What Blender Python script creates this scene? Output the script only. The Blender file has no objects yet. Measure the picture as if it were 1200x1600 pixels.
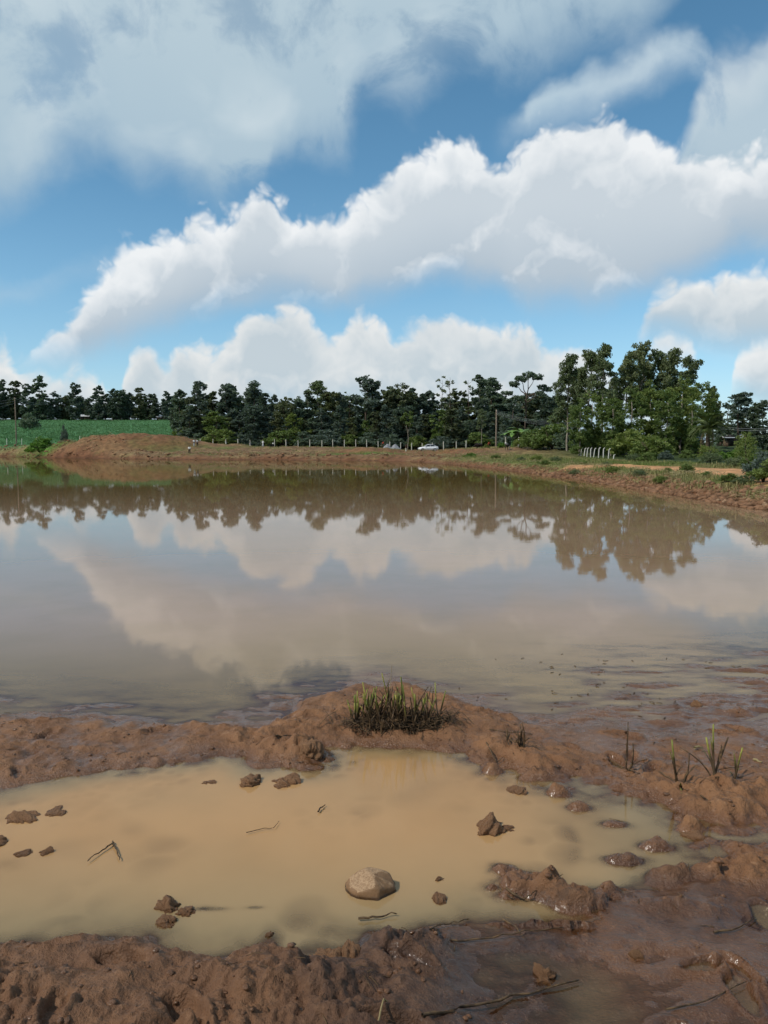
import bpy, math, random
import numpy as np
from mathutils import Vector, Matrix

scene = bpy.context.scene
COL = scene.collection

# ------------------------------------------------------------------ camera
CAM_H = 2.1
PITCH = math.radians(4.594)
FPX = 1231.9            # focal length in photograph pixels (1200 x 1600)
cam_data = bpy.data.cameras.new('camera')
cam_data.sensor_fit = 'VERTICAL'
cam_data.angle = math.radians(66.0)
cam_data.clip_start = 0.05
cam_data.clip_end = 20000
cam = bpy.data.objects.new('camera', cam_data)
COL.objects.link(cam)
cam.location = (0, 0, CAM_H)
cam.rotation_euler = (math.radians(90) - PITCH, 0, 0)
scene.camera = cam
scene.view_settings.view_transform = 'Standard'
scene.view_settings.look = 'None'
scene.view_settings.exposure = 0.0
scene.view_settings.gamma = 1.0
scene.view_settings.use_curve_mapping = False
scene.cycles.max_bounces = 8
scene.cycles.transparent_max_bounces = 12
scene.cycles.diffuse_bounces = 3
scene.cycles.glossy_bounces = 3
scene.cycles.caustics_reflective = False
scene.cycles.caustics_refractive = False
scene.cycles.use_adaptive_sampling = True
scene.cycles.adaptive_threshold = 0.03
scene.cycles.use_denoising = True
scene.cycles.denoiser = 'OPENIMAGEDENOISE'
scene.cycles.denoising_input_passes = 'RGB_ALBEDO_NORMAL'
scene.cycles.denoising_prefilter = 'ACCURATE'


def pdir(px, py):
    dx = (px - 600) / FPX
    dy = (800 - py) / FPX
    return (dx, math.cos(PITCH) + dy * math.sin(PITCH), -math.sin(PITCH) + dy * math.cos(PITCH))


def at(px, py, Y):
    d = pdir(px, py)
    return (d[0] / d[1] * Y, Y, CAM_H + d[2] / d[1] * Y)


def onz(px, py, z=0.0):
    d = pdir(px, py)
    t = (z - CAM_H) / d[2]
    return (d[0] * t, d[1] * t)


def azel(px, py):
    d = pdir(px, py)
    return math.atan2(d[0], d[1]), math.atan2(d[2], math.hypot(d[0], d[1]))


# ------------------------------------------------------------------ sky
SUN_AZ = math.radians(-118)      # clockwise from +Y: the sun stands to the left
SUN_EL = math.radians(47)
world = bpy.data.worlds.new('World')
scene.world = world
world.use_nodes = True
WN = world.node_tree.nodes
WL = world.node_tree.links
WN.clear()


class G:
    """small helper to write node maths"""
    def __init__(self, nodes, links):
        self.n, self.l = nodes, links

    def put(self, sock, v):
        if isinstance(v, bpy.types.NodeSocket):
            self.l.new(v, sock)
        else:
            sock.default_value = v

    def m(self, op, a, b=0.0, c=None, clamp=False):
        n = self.n.new('ShaderNodeMath')
        n.operation = op
        n.use_clamp = clamp
        self.put(n.inputs[0], a)
        self.put(n.inputs[1], b)
        if c is not None:
            self.put(n.inputs[2], c)
        return n.outputs[0]

    def mr(self, v, a, b, lo=0.0, hi=1.0, smooth=True):
        n = self.n.new('ShaderNodeMapRange')
        n.interpolation_type = 'SMOOTHSTEP' if smooth else 'LINEAR'
        n.clamp = True
        self.put(n.inputs[0], v)
        for i, q in enumerate((a, b, lo, hi)):
            self.put(n.inputs[1 + i], q)
        return n.outputs[0]

    def mix(self, f, a, b):
        n = self.n.new('ShaderNodeMix')
        n.data_type = 'RGBA'
        self.put(n.inputs[0], f)
        for s, v in ((n.inputs[6], a), (n.inputs[7], b)):
            if isinstance(v, tuple) and len(v) == 3:
                v = v + (1,)
            self.put(s, v)
        return n.outputs[2]

    def noise(self, vec, scale, detail=4, rough=0.5, lac=2.0, dist=0.0, out=0):
        n = self.n.new('ShaderNodeTexNoise')
        if vec is not None:
            self.put(n.inputs['Vector'], vec)
        n.inputs['Scale'].default_value = scale
        n.inputs['Detail'].default_value = detail
        n.inputs['Roughness'].default_value = rough
        n.inputs['Lacunarity'].default_value = lac
        n.inputs['Distortion'].default_value = dist
        return n.outputs[out]

    def vm(self, op, a, b=None, s=None):
        n = self.n.new('ShaderNodeVectorMath')
        n.operation = op
        self.put(n.inputs[0], a)
        if b is not None:
            self.put(n.inputs[1], b)
        if s is not None:
            self.put(n.inputs['Scale'], s)
        return n.outputs[0]

    def voro(self, vec, scale, feature='F1', smooth=0.3, detail=0.0, rough=0.5):
        n = self.n.new('ShaderNodeTexVoronoi')
        n.feature = feature
        self.put(n.inputs['Vector'], vec)
        n.inputs['Scale'].default_value = scale
        if 'Detail' in n.inputs:
            n.inputs['Detail'].default_value = detail
            n.inputs['Roughness'].default_value = rough
        if feature == 'SMOOTH_F1':
            n.inputs['Smoothness'].default_value = smooth
        return n.outputs['Distance']


g = G(WN, WL)
tc = WN.new('ShaderNodeTexCoord')
DIR = g.vm('NORMALIZE', tc.outputs['Generated'])
sep = WN.new('ShaderNodeSeparateXYZ')
WL.new(DIR, sep.inputs[0])
AZ = g.m('ARCTAN2', sep.outputs[0], sep.outputs[1])
EL = g.m('ARCSINE', sep.outputs[2])

sky = WN.new('ShaderNodeTexSky')
sky.sky_type = 'NISHITA'
sky.sun_disc = False
sky.sun_elevation = SUN_EL
sky.sun_rotation = SUN_AZ
sky.altitude = 1600
sky.air_density = 1.0
sky.dust_density = 0.6
sky.ozone_density = 1.6
hs = WN.new('ShaderNodeHueSaturation')
WL.new(sky.outputs[0], hs.inputs['Color'])
hs.inputs['Saturation'].default_value = 1.16
hs.inputs['Hue'].default_value = 0.482
hs.inputs['Value'].default_value = 1.33
SKYCOL = hs.outputs[0]

# billowing distortion of the cloud outlines (real scale-free noise in direction space)
nz1 = g.noise(DIR, 7.0, 2, 0.5, out=1)
nz2 = g.noise(DIR, 26.0, 3, 0.5, out=1)
wv = g.vm('SUBTRACT', nz1, (0.5, 0.5, 0.5))
wv2 = g.vm('SCALE', g.vm('SUBTRACT', nz2, (0.5, 0.5, 0.5)), s=0.35)
bend = g.vm('ADD', g.vm('SCALE', wv2, s=0.12), g.vm('SCALE', wv, s=0.06))
P1 = g.vm('ADD', DIR, bend)
bilv = g.voro(P1, 30.0, 'SMOOTH_F1', 0.35, 2.2, 0.55)
s1 = WN.new('ShaderNodeSeparateXYZ')
WL.new(g.vm('ADD', wv, wv2), s1.inputs[0])
soft = g.noise(g.vm('ADD', DIR, g.vm('SCALE', wv, s=0.12)), 8.0, 7, 0.60)
# light from the upper left: difference of the billow fields along the sun's direction
def along(p, d):
    return g.vm('ADD', p, d)
bigA = g.voro(P1, 11.0, 'SMOOTH_F1', 0.6, 1.0, 0.45)
bigB = g.voro(along(P1, (-0.012, 0, 0.028)), 11.0, 'SMOOTH_F1', 0.6, 1.0, 0.45)
medB = g.voro(along(P1, (-0.005, 0, 0.011)), 30.0, 'SMOOTH_F1', 0.35, 2.2, 0.55)
sofA = g.noise(g.vm('ADD', DIR, g.vm('SCALE', wv, s=0.10)), 6.0, 4, 0.5)
sofB = g.noise(g.vm('ADD', along(DIR, (-0.02, 0, 0.045)), g.vm('SCALE', wv, s=0.10)), 6.0, 4, 0.5)
relief_s = g.m('MULTIPLY', g.m('SUBTRACT', sofA, sofB), 2.2)
relief = g.m('ADD', g.m('ADD', g.m('MULTIPLY', g.m('SUBTRACT', bigB, bigA), 0.9),
                        g.m('MULTIPLY', g.m('SUBTRACT', medB, bilv), 0.42)),
             g.m('MULTIPLY', g.m('SUBTRACT', sofA, sofB), 1.5))

AZ0, AZ1 = -0.75, 0.75
EL0, EL1 = -0.08, 0.72


def curve(xsock, pts):
    n = WN.new('ShaderNodeFloatCurve')
    c = n.mapping.curves[0]
    q = []
    for px, py in pts:
        a, e = azel(px, py)
        q.append(((a - AZ0) / (AZ1 - AZ0), (e - EL0) / (EL1 - EL0)))
    q.sort()
    while len(c.points) < len(q):
        c.points.new(0.5, 0.5)
    for p, (x, y) in zip(c.points, q):
        p.location = (x, y)
        p.handle_type = 'AUTO_CLAMPED'
    n.mapping.use_clip = False
    n.mapping.update()
    WL.new(xsock, n.inputs['Value'])
    return g.m('MULTIPLY_ADD', n.outputs[0], EL1 - EL0, EL0)


def layer(base, top, bot, st, sb, wamp, bamp, bright, body, under, hi=0.0, density=1.0, rel=None, rim_w=0.075, fade=0.0):
    az = g.m('MULTIPLY_ADD', s1.outputs[0], wamp, AZ)
    el = g.m('MULTIPLY_ADD', s1.outputs[2], wamp, EL)
    # cauliflower heads push the upper outline out
    elt = g.m('MULTIPLY_ADD', g.m('SUBTRACT', bilv, 0.35), bamp, el)
    xn = g.mr(az, AZ0, AZ1, 0, 1, False)
    t = curve(xn, top)
    b = curve(xn, bot)
    d_t = g.m('SUBTRACT', t, elt)
    d_b = g.m('SUBTRACT', el, b)
    a_t = g.mr(d_t, -st * 0.4, st)
    a_b = g.mr(g.m('MULTIPLY_ADD', g.m('SUBTRACT', soft, 0.5), sb * 1.6, d_b), -sb, sb * 0.6)
    thin = g.mr(g.m('SUBTRACT', t, b), 0.004, 0.025)
    al = g.m('MULTIPLY', g.m('MULTIPLY', a_t, a_b), g.m('MULTIPLY', thin, density))
    if fade > 0:
        al = g.m('MULTIPLY', al, g.mr(soft, 0.5 - fade * 0.34, 0.5 + fade * 0.02, 1 - min(1, fade * 1.1), 1.0))
    # height inside the cloud 0 bottom .. 1 top
    hgt = g.m('DIVIDE', d_b, g.m('MAXIMUM', g.m('SUBTRACT', t, b), 0.02))
    rim = g.mr(d_t, 0.0, rim_w, 1.0, 0.0)
    lit = g.m('ADD', g.m('MULTIPLY', rim, 0.5), g.m('MULTIPLY', g.mr(hgt, 0.3, 1.05), 0.4))
    lit = g.m('ADD', g.m('ADD', rel if rel is not None else relief, lit), hi)
    c = g.mix(g.mr(hgt, -0.1, 0.55), under, body)
    c = g.mix(g.mr(lit, 0.1, 0.95, smooth=False), c, bright)
    return g.mix(al, base, c)


K = 10.0    # background strength is 0.1
def cc(r, gg, b):
    f = lambda v: ((v / 255 + 0.055) / 1.055) ** 2.4 * K
    return (f(r), f(gg), f(b))

# pale air close to the horizon
col = g.mix(g.mr(EL, -0.02, 0.34, 0.36, 0.0), SKYCOL, cc(150, 195, 228))

# the weather goes on all round: fair-weather cumulus outside the band the camera sees
gen = g.m('MULTIPLY', g.mr(soft, 0.47, 0.60),
          g.m('MAXIMUM', g.mr(g.m('ABSOLUTE', AZ), 0.52, 0.75), g.mr(EL, 0.50, 0.66)))
gen = g.m('MULTIPLY', gen, g.mr(EL, 0.0, 0.08))
col = g.mix(gen, col, g.mix(g.mr(relief, -0.3, 0.4), cc(176, 192, 204), cc(226, 232, 236)))

# high soft bank, upper left
col = layer(col,
            [(-900, -600), (300, -640), (1300, -600), (1900, -500)],
            [(-700, 330), (-200, 290), (0, 268), (45, 258), (95, 222), (150, 198), (205, 226), (250, 236), (300, 270), (355, 288), (408, 272),
             (424, 222), (470, 202), (530, 208), (560, 160), (600, 118), (640, 132), (680, 106), (720, 80), (780, 70), (830, 44), (900, 10), (960, 10), (1010, 0), (1060, -60), (1200, -180), (1400, -300), (1900, -420)],
            0.05, 0.05, 0.06, 0.0, cc(214, 226, 231), cc(190, 208, 217), cc(172, 195, 210), 0.12, 0.97, relief_s, fade=0.42)
# wisps upper right
col = layer(col,
            [(500, 320), (700, 260), (770, 190), (810, 150), (850, 98), (900, 84), (960, 74), (1000, 54), (1050, 50), (1090, 70), (1120, 140), (1300, 300)],
            [(500, 330), (700, 265), (770, 200), (830, 184), (870, 176), (920, 152), (960, 138), (1010, 120), (1060, 112), (1090, 122), (1120, 142), (1300, 320)],
            0.03, 0.03, 0.085, 0.01, cc(206, 221, 229), cc(186, 207, 220), cc(165, 190, 210), 0.0, 0.9, relief_s, fade=0.75)
# soft mass, right edge
col = layer(col,
            [(800, 420), (960, 330), (1040, 250), (1070, 180), (1090, 110), (1105, 76), (1150, 58), (1200, 30), (1300, 20), (1600, 60), (1900, 300)],
            [(800, 430), (960, 340), (1040, 260), (1070, 270), (1100, 320), (1150, 340), (1200, 360), (1300, 360), (1600, 360), (1900, 320)],
            0.04, 0.05, 0.05, 0.012, cc(206, 218, 225), cc(184, 203, 215), cc(168, 190, 206), 0.0, 0.95, relief_s, fade=0.45)
# far row low over the trees
FAR_TOP = [(-600, 640), (-200, 560), (-40, 520), (0, 516), (20, 540), (45, 580), (100, 590), (130, 560), (160, 575), (185, 600), (194, 560), (204, 534), (230, 522), (250, 540), (262, 552),
             (275, 528), (292, 514), (318, 520), (340, 528), (352, 508), (372, 494), (400, 470), (432, 462), (470, 462), (482, 478), (500, 500), (528, 504), (548, 486), (580, 474), (604, 482),
             (618, 504), (640, 494), (664, 478), (692, 474), (716, 486), (738, 484), (770, 488), (800, 484), (832, 496), (868, 518), (900, 516), (934, 530), (960, 556), (1000, 600), (1060, 640), (1300, 650)]
col = layer(col, FAR_TOP,
            [(-600, 660), (0, 680), (160, 690), (190, 700), (300, 690), (420, 680), (480, 680), (560, 690), (620, 690), (700, 690), (900, 680), (960, 664), (1000, 660), (1300, 664)],
            0.016, 0.10, 0.018, 0.024, cc(236, 236, 234), cc(198, 208, 214), cc(160, 188, 208), 0.05, 0.92, rim_w=0.06)
# a second rank of heads just over the tree tops
col = layer(col,
            [(-600, 660), (-100, 640), (0, 610), (60, 560), (90, 575), (120, 560), (150, 600), (300, 620), (318, 580), (340, 566), (370, 572), (400, 590), (440, 640), (560, 660), (600, 600), (640, 585), (700, 590), (740, 575), (790, 580), (830, 610), (880, 660), (1300, 670)],
            [(-600, 665), (-100, 650), (0, 655), (150, 640), (300, 650), (400, 650), (440, 655), (560, 666), (600, 660), (790, 660), (880, 668), (1300, 680)],
            0.016, 0.05, 0.016, 0.02, cc(228, 230, 230), cc(206, 214, 219), cc(170, 192, 208), 0.0, 0.75)
# cumulus, right
col = layer(col,
            [(900, 640), (960, 560), (996, 508), (1010, 470), (1024, 442), (1050, 418), (1084, 410), (1112, 414), (1134, 404), (1170, 400), (1220, 404), (1300, 430), (1500, 480), (1700, 600)],
            [(900, 645), (960, 564), (1000, 522), (1020, 512), (1080, 515), (1150, 532), (1220, 530), (1300, 530), (1500, 560), (1700, 610)],
            0.02, 0.035, 0.02, 0.024, cc(240, 241, 240), cc(202, 211, 217), cc(178, 197, 210), 0.06, 0.97)
col = layer(col,
            [(900, 660), (1012, 560), (1018, 524), (1045, 512), (1080, 516), (1092, 536), (1110, 575), (1140, 585), (1150, 540), (1175, 522), (1220, 510), (1300, 520), (1500, 580), (1700, 640)],
            [(900, 665), (1012, 566), (1020, 550), (1085, 556), (1110, 580), (1140, 590), (1165, 600), (1220, 616), (1300, 620), (1500, 630), (1700, 645)],
            0.016, 0.03, 0.014, 0.018, cc(238, 240, 240), cc(206, 214, 219), cc(178, 197, 210), 0.1, 0.95)
# the great cumulus across the middle
col = layer(col,
            [(-700, 640), (-100, 600), (-20, 560), (40, 520), (75, 495), (104, 470), (128, 432), (150, 402), (166, 380), (192, 360), (214, 356), (232, 346), (252, 332), (280, 340), (300, 318), (330, 322), (352, 318),
             (376, 290), (410, 280), (440, 292), (468, 312), (500, 306), (524, 314), (548, 294), (560, 276), (590, 254), (606, 238), (632, 214), (660, 194), (690, 188), (714, 196), (740, 186), (760, 204),
             (772, 214), (800, 208), (836, 186), (860, 168), (890, 158), (940, 154), (985, 158), (1010, 162), (1032, 178), (1058, 196), (1080, 212), (1110, 210), (1150, 205), (1200, 200), (1300, 220), (1500, 360), (1700, 620)],
            [(-700, 645), (-100, 610), (-20, 575), (40, 545), (80, 540), (110, 538), (150, 522), (200, 510), (250, 494), (300, 470), (360, 450), (420, 444), (480, 452), (540, 464), (580, 452), (640, 438), (700, 428), (770, 430),
             (820, 456), (880, 452), (940, 458), (1000, 440), (1050, 418), (1090, 402), (1120, 384), (1150, 356), (1200, 346), (1300, 350), (1500, 410), (1700, 625)],
            0.016, 0.035, 0.022, 0.030, cc(240, 243, 245), cc(202, 212, 220), cc(178, 193, 206), 0.0, 0.985)
# pale horizon air in front of the far clouds
col = g.mix(g.mr(EL, -0.01, 0.10, 0.35, 0.0), col, cc(166, 198, 220))

bg = WN.new('ShaderNodeBackground')
bg.inputs['Strength'].default_value = 0.1
WL.new(col, bg.inputs['Color'])
wo = WN.new('ShaderNodeOutputWorld')
WL.new(bg.outputs[0], wo.inputs['Surface'])
world.cycles.sampling_method = 'MANUAL'
world.cycles.sample_map_resolution = 512

sun_data = bpy.data.lights.new('sun', 'SUN')
sun_data.energy = 3.0
sun_data.angle = math.radians(0.6)
sun_data.color = (1.0, 0.95, 0.87)
sun = bpy.data.objects.new('sun', sun_data)
COL.objects.link(sun)
sd = Vector((math.sin(SUN_AZ) * math.cos(SUN_EL), math.cos(SUN_AZ) * math.cos(SUN_EL), math.sin(SUN_EL)))
sun.rotation_euler = (-sd).to_track_quat('-Z', 'Y').to_euler()
sun.location = sd * 50

# ------------------------------------------------------------------ numpy noise
def _hash(ix, iy, seed):
    h = (ix.astype(np.int64) * 374761393 + iy.astype(np.int64) * 668265263 + seed * 974711) & 0x7fffffff
    h = ((h ^ (h >> 13)) * 1274126177) & 0x7fffffff
    h = (h ^ (h >> 16)) & 0xffff
    return h / 65535.0


def vnoise(x, y, seed=0):
    ix = np.floor(x).astype(np.int64)
    iy = np.floor(y).astype(np.int64)
    fx, fy = x - ix, y - iy
    fx = fx * fx * fx * (fx * (fx * 6 - 15) + 10)
    fy = fy * fy * fy * (fy * (fy * 6 - 15) + 10)
    a, b = _hash(ix, iy, seed), _hash(ix + 1, iy, seed)
    c, d = _hash(ix, iy + 1, seed), _hash(ix + 1, iy + 1, seed)
    return (a + (b - a) * fx) * (1 - fy) + (c + (d - c) * fx) * fy


def fbm(x, y, oct=4, seed=0, gain=0.5):
    s, a, t = 0.0, 1.0, 0.0
    for i in range(oct):
        c, sn = math.cos(0.6 + i), math.sin(0.6 + i)
        s = s + a * (vnoise(x * c - y * sn + 17.3 * i, x * sn + y * c - 9.1 * i, seed + i * 31) - 0.5)
        t += a
        a *= gain
        x, y = x * 2.03, y * 2.03
    return s / t * 2.0      # about -1..1


def ridged(x, y, oct=3, seed=0):
    s, a, t = 0.0, 1.0, 0.0
    for i in range(oct):
        s = s + a * (1 - np.abs(2 * vnoise(x + 5.2 * i, y - 3.7 * i, seed + 77 * i) - 1))
        t += a
        a *= 0.5
        x, y = x * 2.1, y * 2.1
    return s / t            # 0..1, crests at 1


def lumps(x, y, scale, seed=0):
    """round clods: 1 on top of a clod, 0 between them (cellular)"""
    x, y = x / scale, y / scale
    ix, iy = np.floor(x).astype(np.int64), np.floor(y).astype(np.int64)
    best = np.zeros_like(x)
    for dx in (-1, 0, 1):
        for dy in (-1, 0, 1):
            cx, cy = ix + dx, iy + dy
            px = cx + _hash(cx, cy, seed)
            py = cy + _hash(cx, cy, seed + 5)
            r = 0.35 + 0.55 * _hash(cx, cy, seed + 11)
            hgt = 0.35 + 0.65 * _hash(cx, cy, seed + 19)
            d = np.hypot(x - px, y - py) / r
            best = np.maximum(best, hgt * np.sqrt(np.clip(1 - d * d, 0, 1)))
    return best


def smooth(v, a, b):
    t = np.clip((v - a) / (b - a), 0, 1)
    return t * t * (3 - 2 * t)


def poly_sd(x, y, poly):
    """signed distance to a closed polygon, negative inside"""
    P = np.asarray(poly, float)
    Q = np.roll(P, -1, axis=0)
    d2 = np.full(x.shape, 1e18)
    inside = np.zeros(x.shape, bool)
    for (ax, ay), (bx, by) in zip(P, Q):
        ex, ey = bx - ax, by - ay
        wx, wy = x - ax, y - ay
        t = np.clip((wx * ex + wy * ey) / max(ex * ex + ey * ey, 1e-12), 0, 1)
        d2 = np.minimum(d2, (wx - t * ex) ** 2 + (wy - t * ey) ** 2)
        cond = ((ay > y) != (by > y))
        with np.errstate(divide='ignore', invalid='ignore'):
            xi = (bx - ax) * (y - ay) / (by - ay if by != ay else 1e-12) + ax
        inside ^= cond & (x < xi)
    d = np.sqrt(d2)
    return np.where(inside, -d, d)


def line_y(x, pts):
    xs = np.array([p[0] for p in pts])
    ys = np.array([p[1] for p in pts])
    o = np.argsort(xs)
    return np.interp(x, xs[o], ys[o])


# ------------------------------------------------------------------ the lie of the land
PUDDLE_PX = [(-250, 1250), (-60, 1242), (0, 1232), (60, 1222), (120, 1208), (180, 1200), (240, 1190), (300, 1186), (345, 1178), (372, 1183),
             (400, 1196), (440, 1192), (480, 1198), (498, 1185), (497, 1165), (560, 1165), (640, 1168), (700, 1172), (740, 1180),
             (790, 1192), (830, 1205), (880, 1222), (940, 1232), (1000, 1245), (1045, 1262), (1078, 1290), (1110, 1282), (1200, 1275),
             (1350, 1290), (1350, 1340), (1200, 1325), (1120, 1310), (1105, 1340), (1095, 1385), (1060, 1405), (1000, 1400),
             (950, 1425), (900, 1445), (860, 1460), (800, 1452), (740, 1440), (680, 1450), (620, 1458), (570, 1480), (520, 1504),
             (480, 1512), (440, 1500), (400, 1490), (330, 1504), (280, 1494), (230, 1465), (180, 1468), (120, 1462), (60, 1470),
             (0, 1478), (-80, 1492), (-250, 1505)]
PUDDLE = [onz(*p) for p in PUDDLE_PX]
NEAR_PX = [(-900, 1085), (-500, 1100), (-200, 1108), (0, 1110), (60, 1112), (150, 1122), (250, 1128), (330, 1134), (400, 1142), (430, 1126),
           (470, 1098), (520, 1080), (560, 1070), (600, 1066), (640, 1072), (700, 1092), (740, 1108), (800, 1128), (850, 1138),
           (900, 1134), (950, 1122), (990, 1138), (1040, 1146), (1100, 1140), (1150, 1128), (1200, 1112), (1350, 1090)]
NEAR = [onz(*p) for p in NEAR_PX]
FARSH_PX = [(1200, 797), (1100, 781), (1000, 765), (900, 748.5), (800, 736), (740, 729), (700, 725), (660, 722.5), (600, 720),
            (520, 719), (450, 718.5), (300, 718), (200, 717), (100, 715.5), (30, 713.5), (-60, 713)]
FARSH = [onz(*p) for p in FARSH_PX]
POND = NEAR + [(7.2, 9.0), (10, 12), (12.5, 17)] + FARSH + [(-140, 150), (-120, 40), (-40, 9)]
CREST_PX = [(-250, 1175), (0, 1165), (200, 1150), (400, 1155), (520, 1120), (640, 1120), (760, 1140), (860, 1165), (1000, 1185), (1100, 1210), (1350, 1220)]
CREST = [onz(*p) for p in CREST_PX]


_rf = random.Random(77)
FEET = [(_rf.uniform(-2.0, 2.4), _rf.uniform(2.55, 3.4), _rf.gauss(1.4, 0.7), _rf.uniform(0.75, 1.1)) for _ in range(26)]
FEET += [(_rf.uniform(-2.8, 3.0), _rf.uniform(4.9, 6.2), _rf.gauss(0.6, 0.9), _rf.uniform(0.7, 1.0)) for _ in range(26)]


def near_h(x, y, want=False):
    rag = 1 + 1.6 * smooth(x, 0.1, 1.0)
    wx = x + 0.06 * rag * fbm(x * 4, y * 4, 4, 3, 0.6)
    wy = y + 0.07 * rag * fbm(x * 4, y * 4, 4, 8, 0.6)
    sp = poly_sd(wx, wy, PUDDLE)
    w2x = x + 0.12 * fbm(x * 2.2, y * 2.2, 4, 23)
    w2y = y + 0.16 * fbm(x * 2.2, y * 2.2, 4, 28)
    sn = poly_sd(w2x, w2y, POND)
    crest = line_y(x, CREST)
    behind = y > crest                 # pond side of the berm
    front = smooth(y, 3.55, 3.2) * (1 - smooth(x, 0.55, 1.0) * smooth(y, 2.6, 3.0))
    right = smooth(x, 0.9, 1.7) * smooth(y, 5.2, 6.3)
    flat_r = np.maximum(smooth(x, 0.70, 1.15) * smooth(y, 3.9, 3.4), smooth(x + 0.12 * fbm(x * 2, y * 2, 3, 9), 0.0, 0.45) * smooth(y, 3.5, 3.25))      # smooth wet mud, bottom right
    # --- outside the water
    d = np.minimum(np.maximum(sp, 0), np.maximum(sn, 0))
    edge = 1 - np.exp(-np.maximum(d, 0) / 0.07)
    bank = 0.045 * edge
    qx = x + 0.035 * fbm(x * 9, y * 9, 3, 5)
    qy = y + 0.035 * fbm(x * 9, y * 9, 3, 6)
    lump1 = lumps(qx, qy, 0.30, 41)
    lump2 = lumps(qx, qy, 0.12, 57)
    lump3 = lumps(x + 0.01 * fbm(x * 30, y * 30, 2, 15), y, 0.05, 91)
    rough = np.clip(0.75 + 1.1 * fbm(x * 1.7, y * 1.7, 3, 60), 0.15, 1.5)
    rough = rough * (1 - 0.75 * flat_r) * (1 - 0.85 * right) * (1 + 0.6 * smooth(x, 0.2, -0.5) * smooth(y, 4.4, 3.6))
    crag = ridged(qx * 5.5, qy * 5.5, 4, 71) - 0.55
    rel = 0.030 * (lump1 - 0.3) + 0.022 * (lump2 - 0.25) * rough + 0.012 * lump3 * rough + 0.050 * crag * rough + 0.030 * fbm(x * 5, y * 5, 3, 70) \
        + 0.024 * fbm(x * 20, y * 20, 3, 73, 0.65) * rough + 0.010 * (ridged(x * 24, y * 24, 2, 75) - 0.5) * rough + 0.005 * fbm(x * 70, y * 70, 2, 74)
    rel = rel * (1 - 0.72 * flat_r) * (1 - 0.9 * right)
    ho = bank + rel * (0.35 + 0.65 * edge) + 0.012 * edge
    ho = ho * (1 - 0.5 * smooth(x, 0.7, 1.5) * smooth(y, 4.3, 5.0))
    # front bank climbs towards the viewer
    ho = ho + front * (1 - flat_r) * edge * (0.02 + 0.05 * np.clip(3.3 - y, 0, 3) + 0.05 * (ridged(x * 2.4, y * 3.0, 3, 7) - 0.5))
    ho = ho * (1 - flat_r) + flat_r * (0.002 + 0.040 * fbm(x * 2.3, y * 3.4, 4, 77) + 0.35 * rel)
    ho = ho + 0.10 * np.clip(2.2 - y, 0, 3)
    # left berm: broken clods; the tussock's mound
    lb = smooth(x, -0.9, -1.6) * smooth(y, 4.6, 5.0) * (~behind | True)
    ho = ho * (1 - 0.50 * lb) + lb * edge * 0.010 * (lump1 + lump2 - 0.4)
    tm = np.exp(-((x - 0.1) / 0.55) ** 2 - ((y - 5.75) / 0.22) ** 2)
    ho = ho + 0.012 * tm * edge
    # --- puddle floor
    dp = np.maximum(-sp, 0)
    hp = -0.075 * (1 - np.exp(-dp / 0.16)) + 0.022 * fbm(x * 3.2, y * 3.2, 3, 90) * (1 - np.exp(-dp / 0.1)) + 0.012 * lump2 * np.exp(-dp / 0.3)
    hp = hp + 0.02 * smooth(x, 0.6, 1.2) * (1 - np.exp(-dp / 0.16)) + 0.046 * lumps(x, y, 0.20, 133) * smooth(fbm(x * 1.9, y * 1.9, 2, 44), 0.05, 0.5) + 0.03 * lumps(x, y, 0.09, 137) * smooth(fbm(x * 1.5, y * 1.5, 2, 47), 0.0, 0.5)
    # --- pond floor near the shore
    dn = np.maximum(-sn, 0)
    hn = -0.030 * dn / (1 + 0.0 * dn) + 0.018 * fbm(x * 2.6, y * 4.5, 4, 101) * np.exp(-dn / 1.2)
    hn = np.maximum(hn, -0.5)
    hn = hn + 0.030 * np.maximum(fbm(x * 2.6, y * 6.5, 4, 126, 0.6) + 0.12, -0.3) * np.exp(-dn / 0.7) * smooth(dn, 0.0, 0.1)
    # right flats: streaks of mud barely above the water
    str_ = fbm(x * 2.3 + 0.5 * y, y * 6.0, 4, 120, 0.6)
    fl = smooth(x, 0.45, 2.3) * smooth(y, 10.5, 7.4) * smooth(y, 4.7, 5.4)
    hn = hn * (1 - 0.55 * fl) + fl * (0.046 * str_ - 0.002 + 0.016 * smooth(y, 7.2, 5.8) + 0.010 * smooth(x, 2.2, 4.0))
    h = np.where(sp < 0, hp, np.where(sn < 0, hn, ho))
    # transition across the flats keeps low
    low = right * (sn >= 0) * (sp > 0.25)
    h = np.where(low > 0, h * (1 - 0.75 * low) + 0.75 * low * (0.006 + 0.016 * str_), h)
    # mounds standing in the puddle
    for (px, py, rx, ry, a) in ((822, 1385, .16, .10, .070), (785, 1355, .07, .05, .03), (866, 1400, .06, .05, .03), (972, 1345, .13, .06, .030), (1020, 1413, .14, .04, .02), (1080, 1296, .07, .04, .04),
                                (460, 1180, .10, .09, .05), (765, 1205, .05, .04, .03), (845, 1215, .08, .05, .02), (1150, 1245, .3, .09, .05), (870, 1470, .2, .1, .02), (1050, 1480, .2, .06, .012),
                                (332, 1420, .10, .022, .012), (398, 1418, .05, .018, .010), (1160, 1370, .22, .10, .05), (1130, 1420, .18, .06, .02),
                                (905, 1262, .07, .05, .018), (962, 1288, .10, .05, .010), (1022, 1322, .09, .06, .030), (905, 1412, .12, .06, .024), (948, 1392, .05, .04, .020), (1048, 1372, .10, .06, .030), (872, 1240, .06, .05, .024)):
        cx, cy = onz(px, py)
        q = np.exp(-(((x - cx) / rx) ** 2 + ((y - cy) / ry) ** 2) * (1 + 0.5 * fbm(x * 9, y * 9, 3, 151)))
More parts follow.
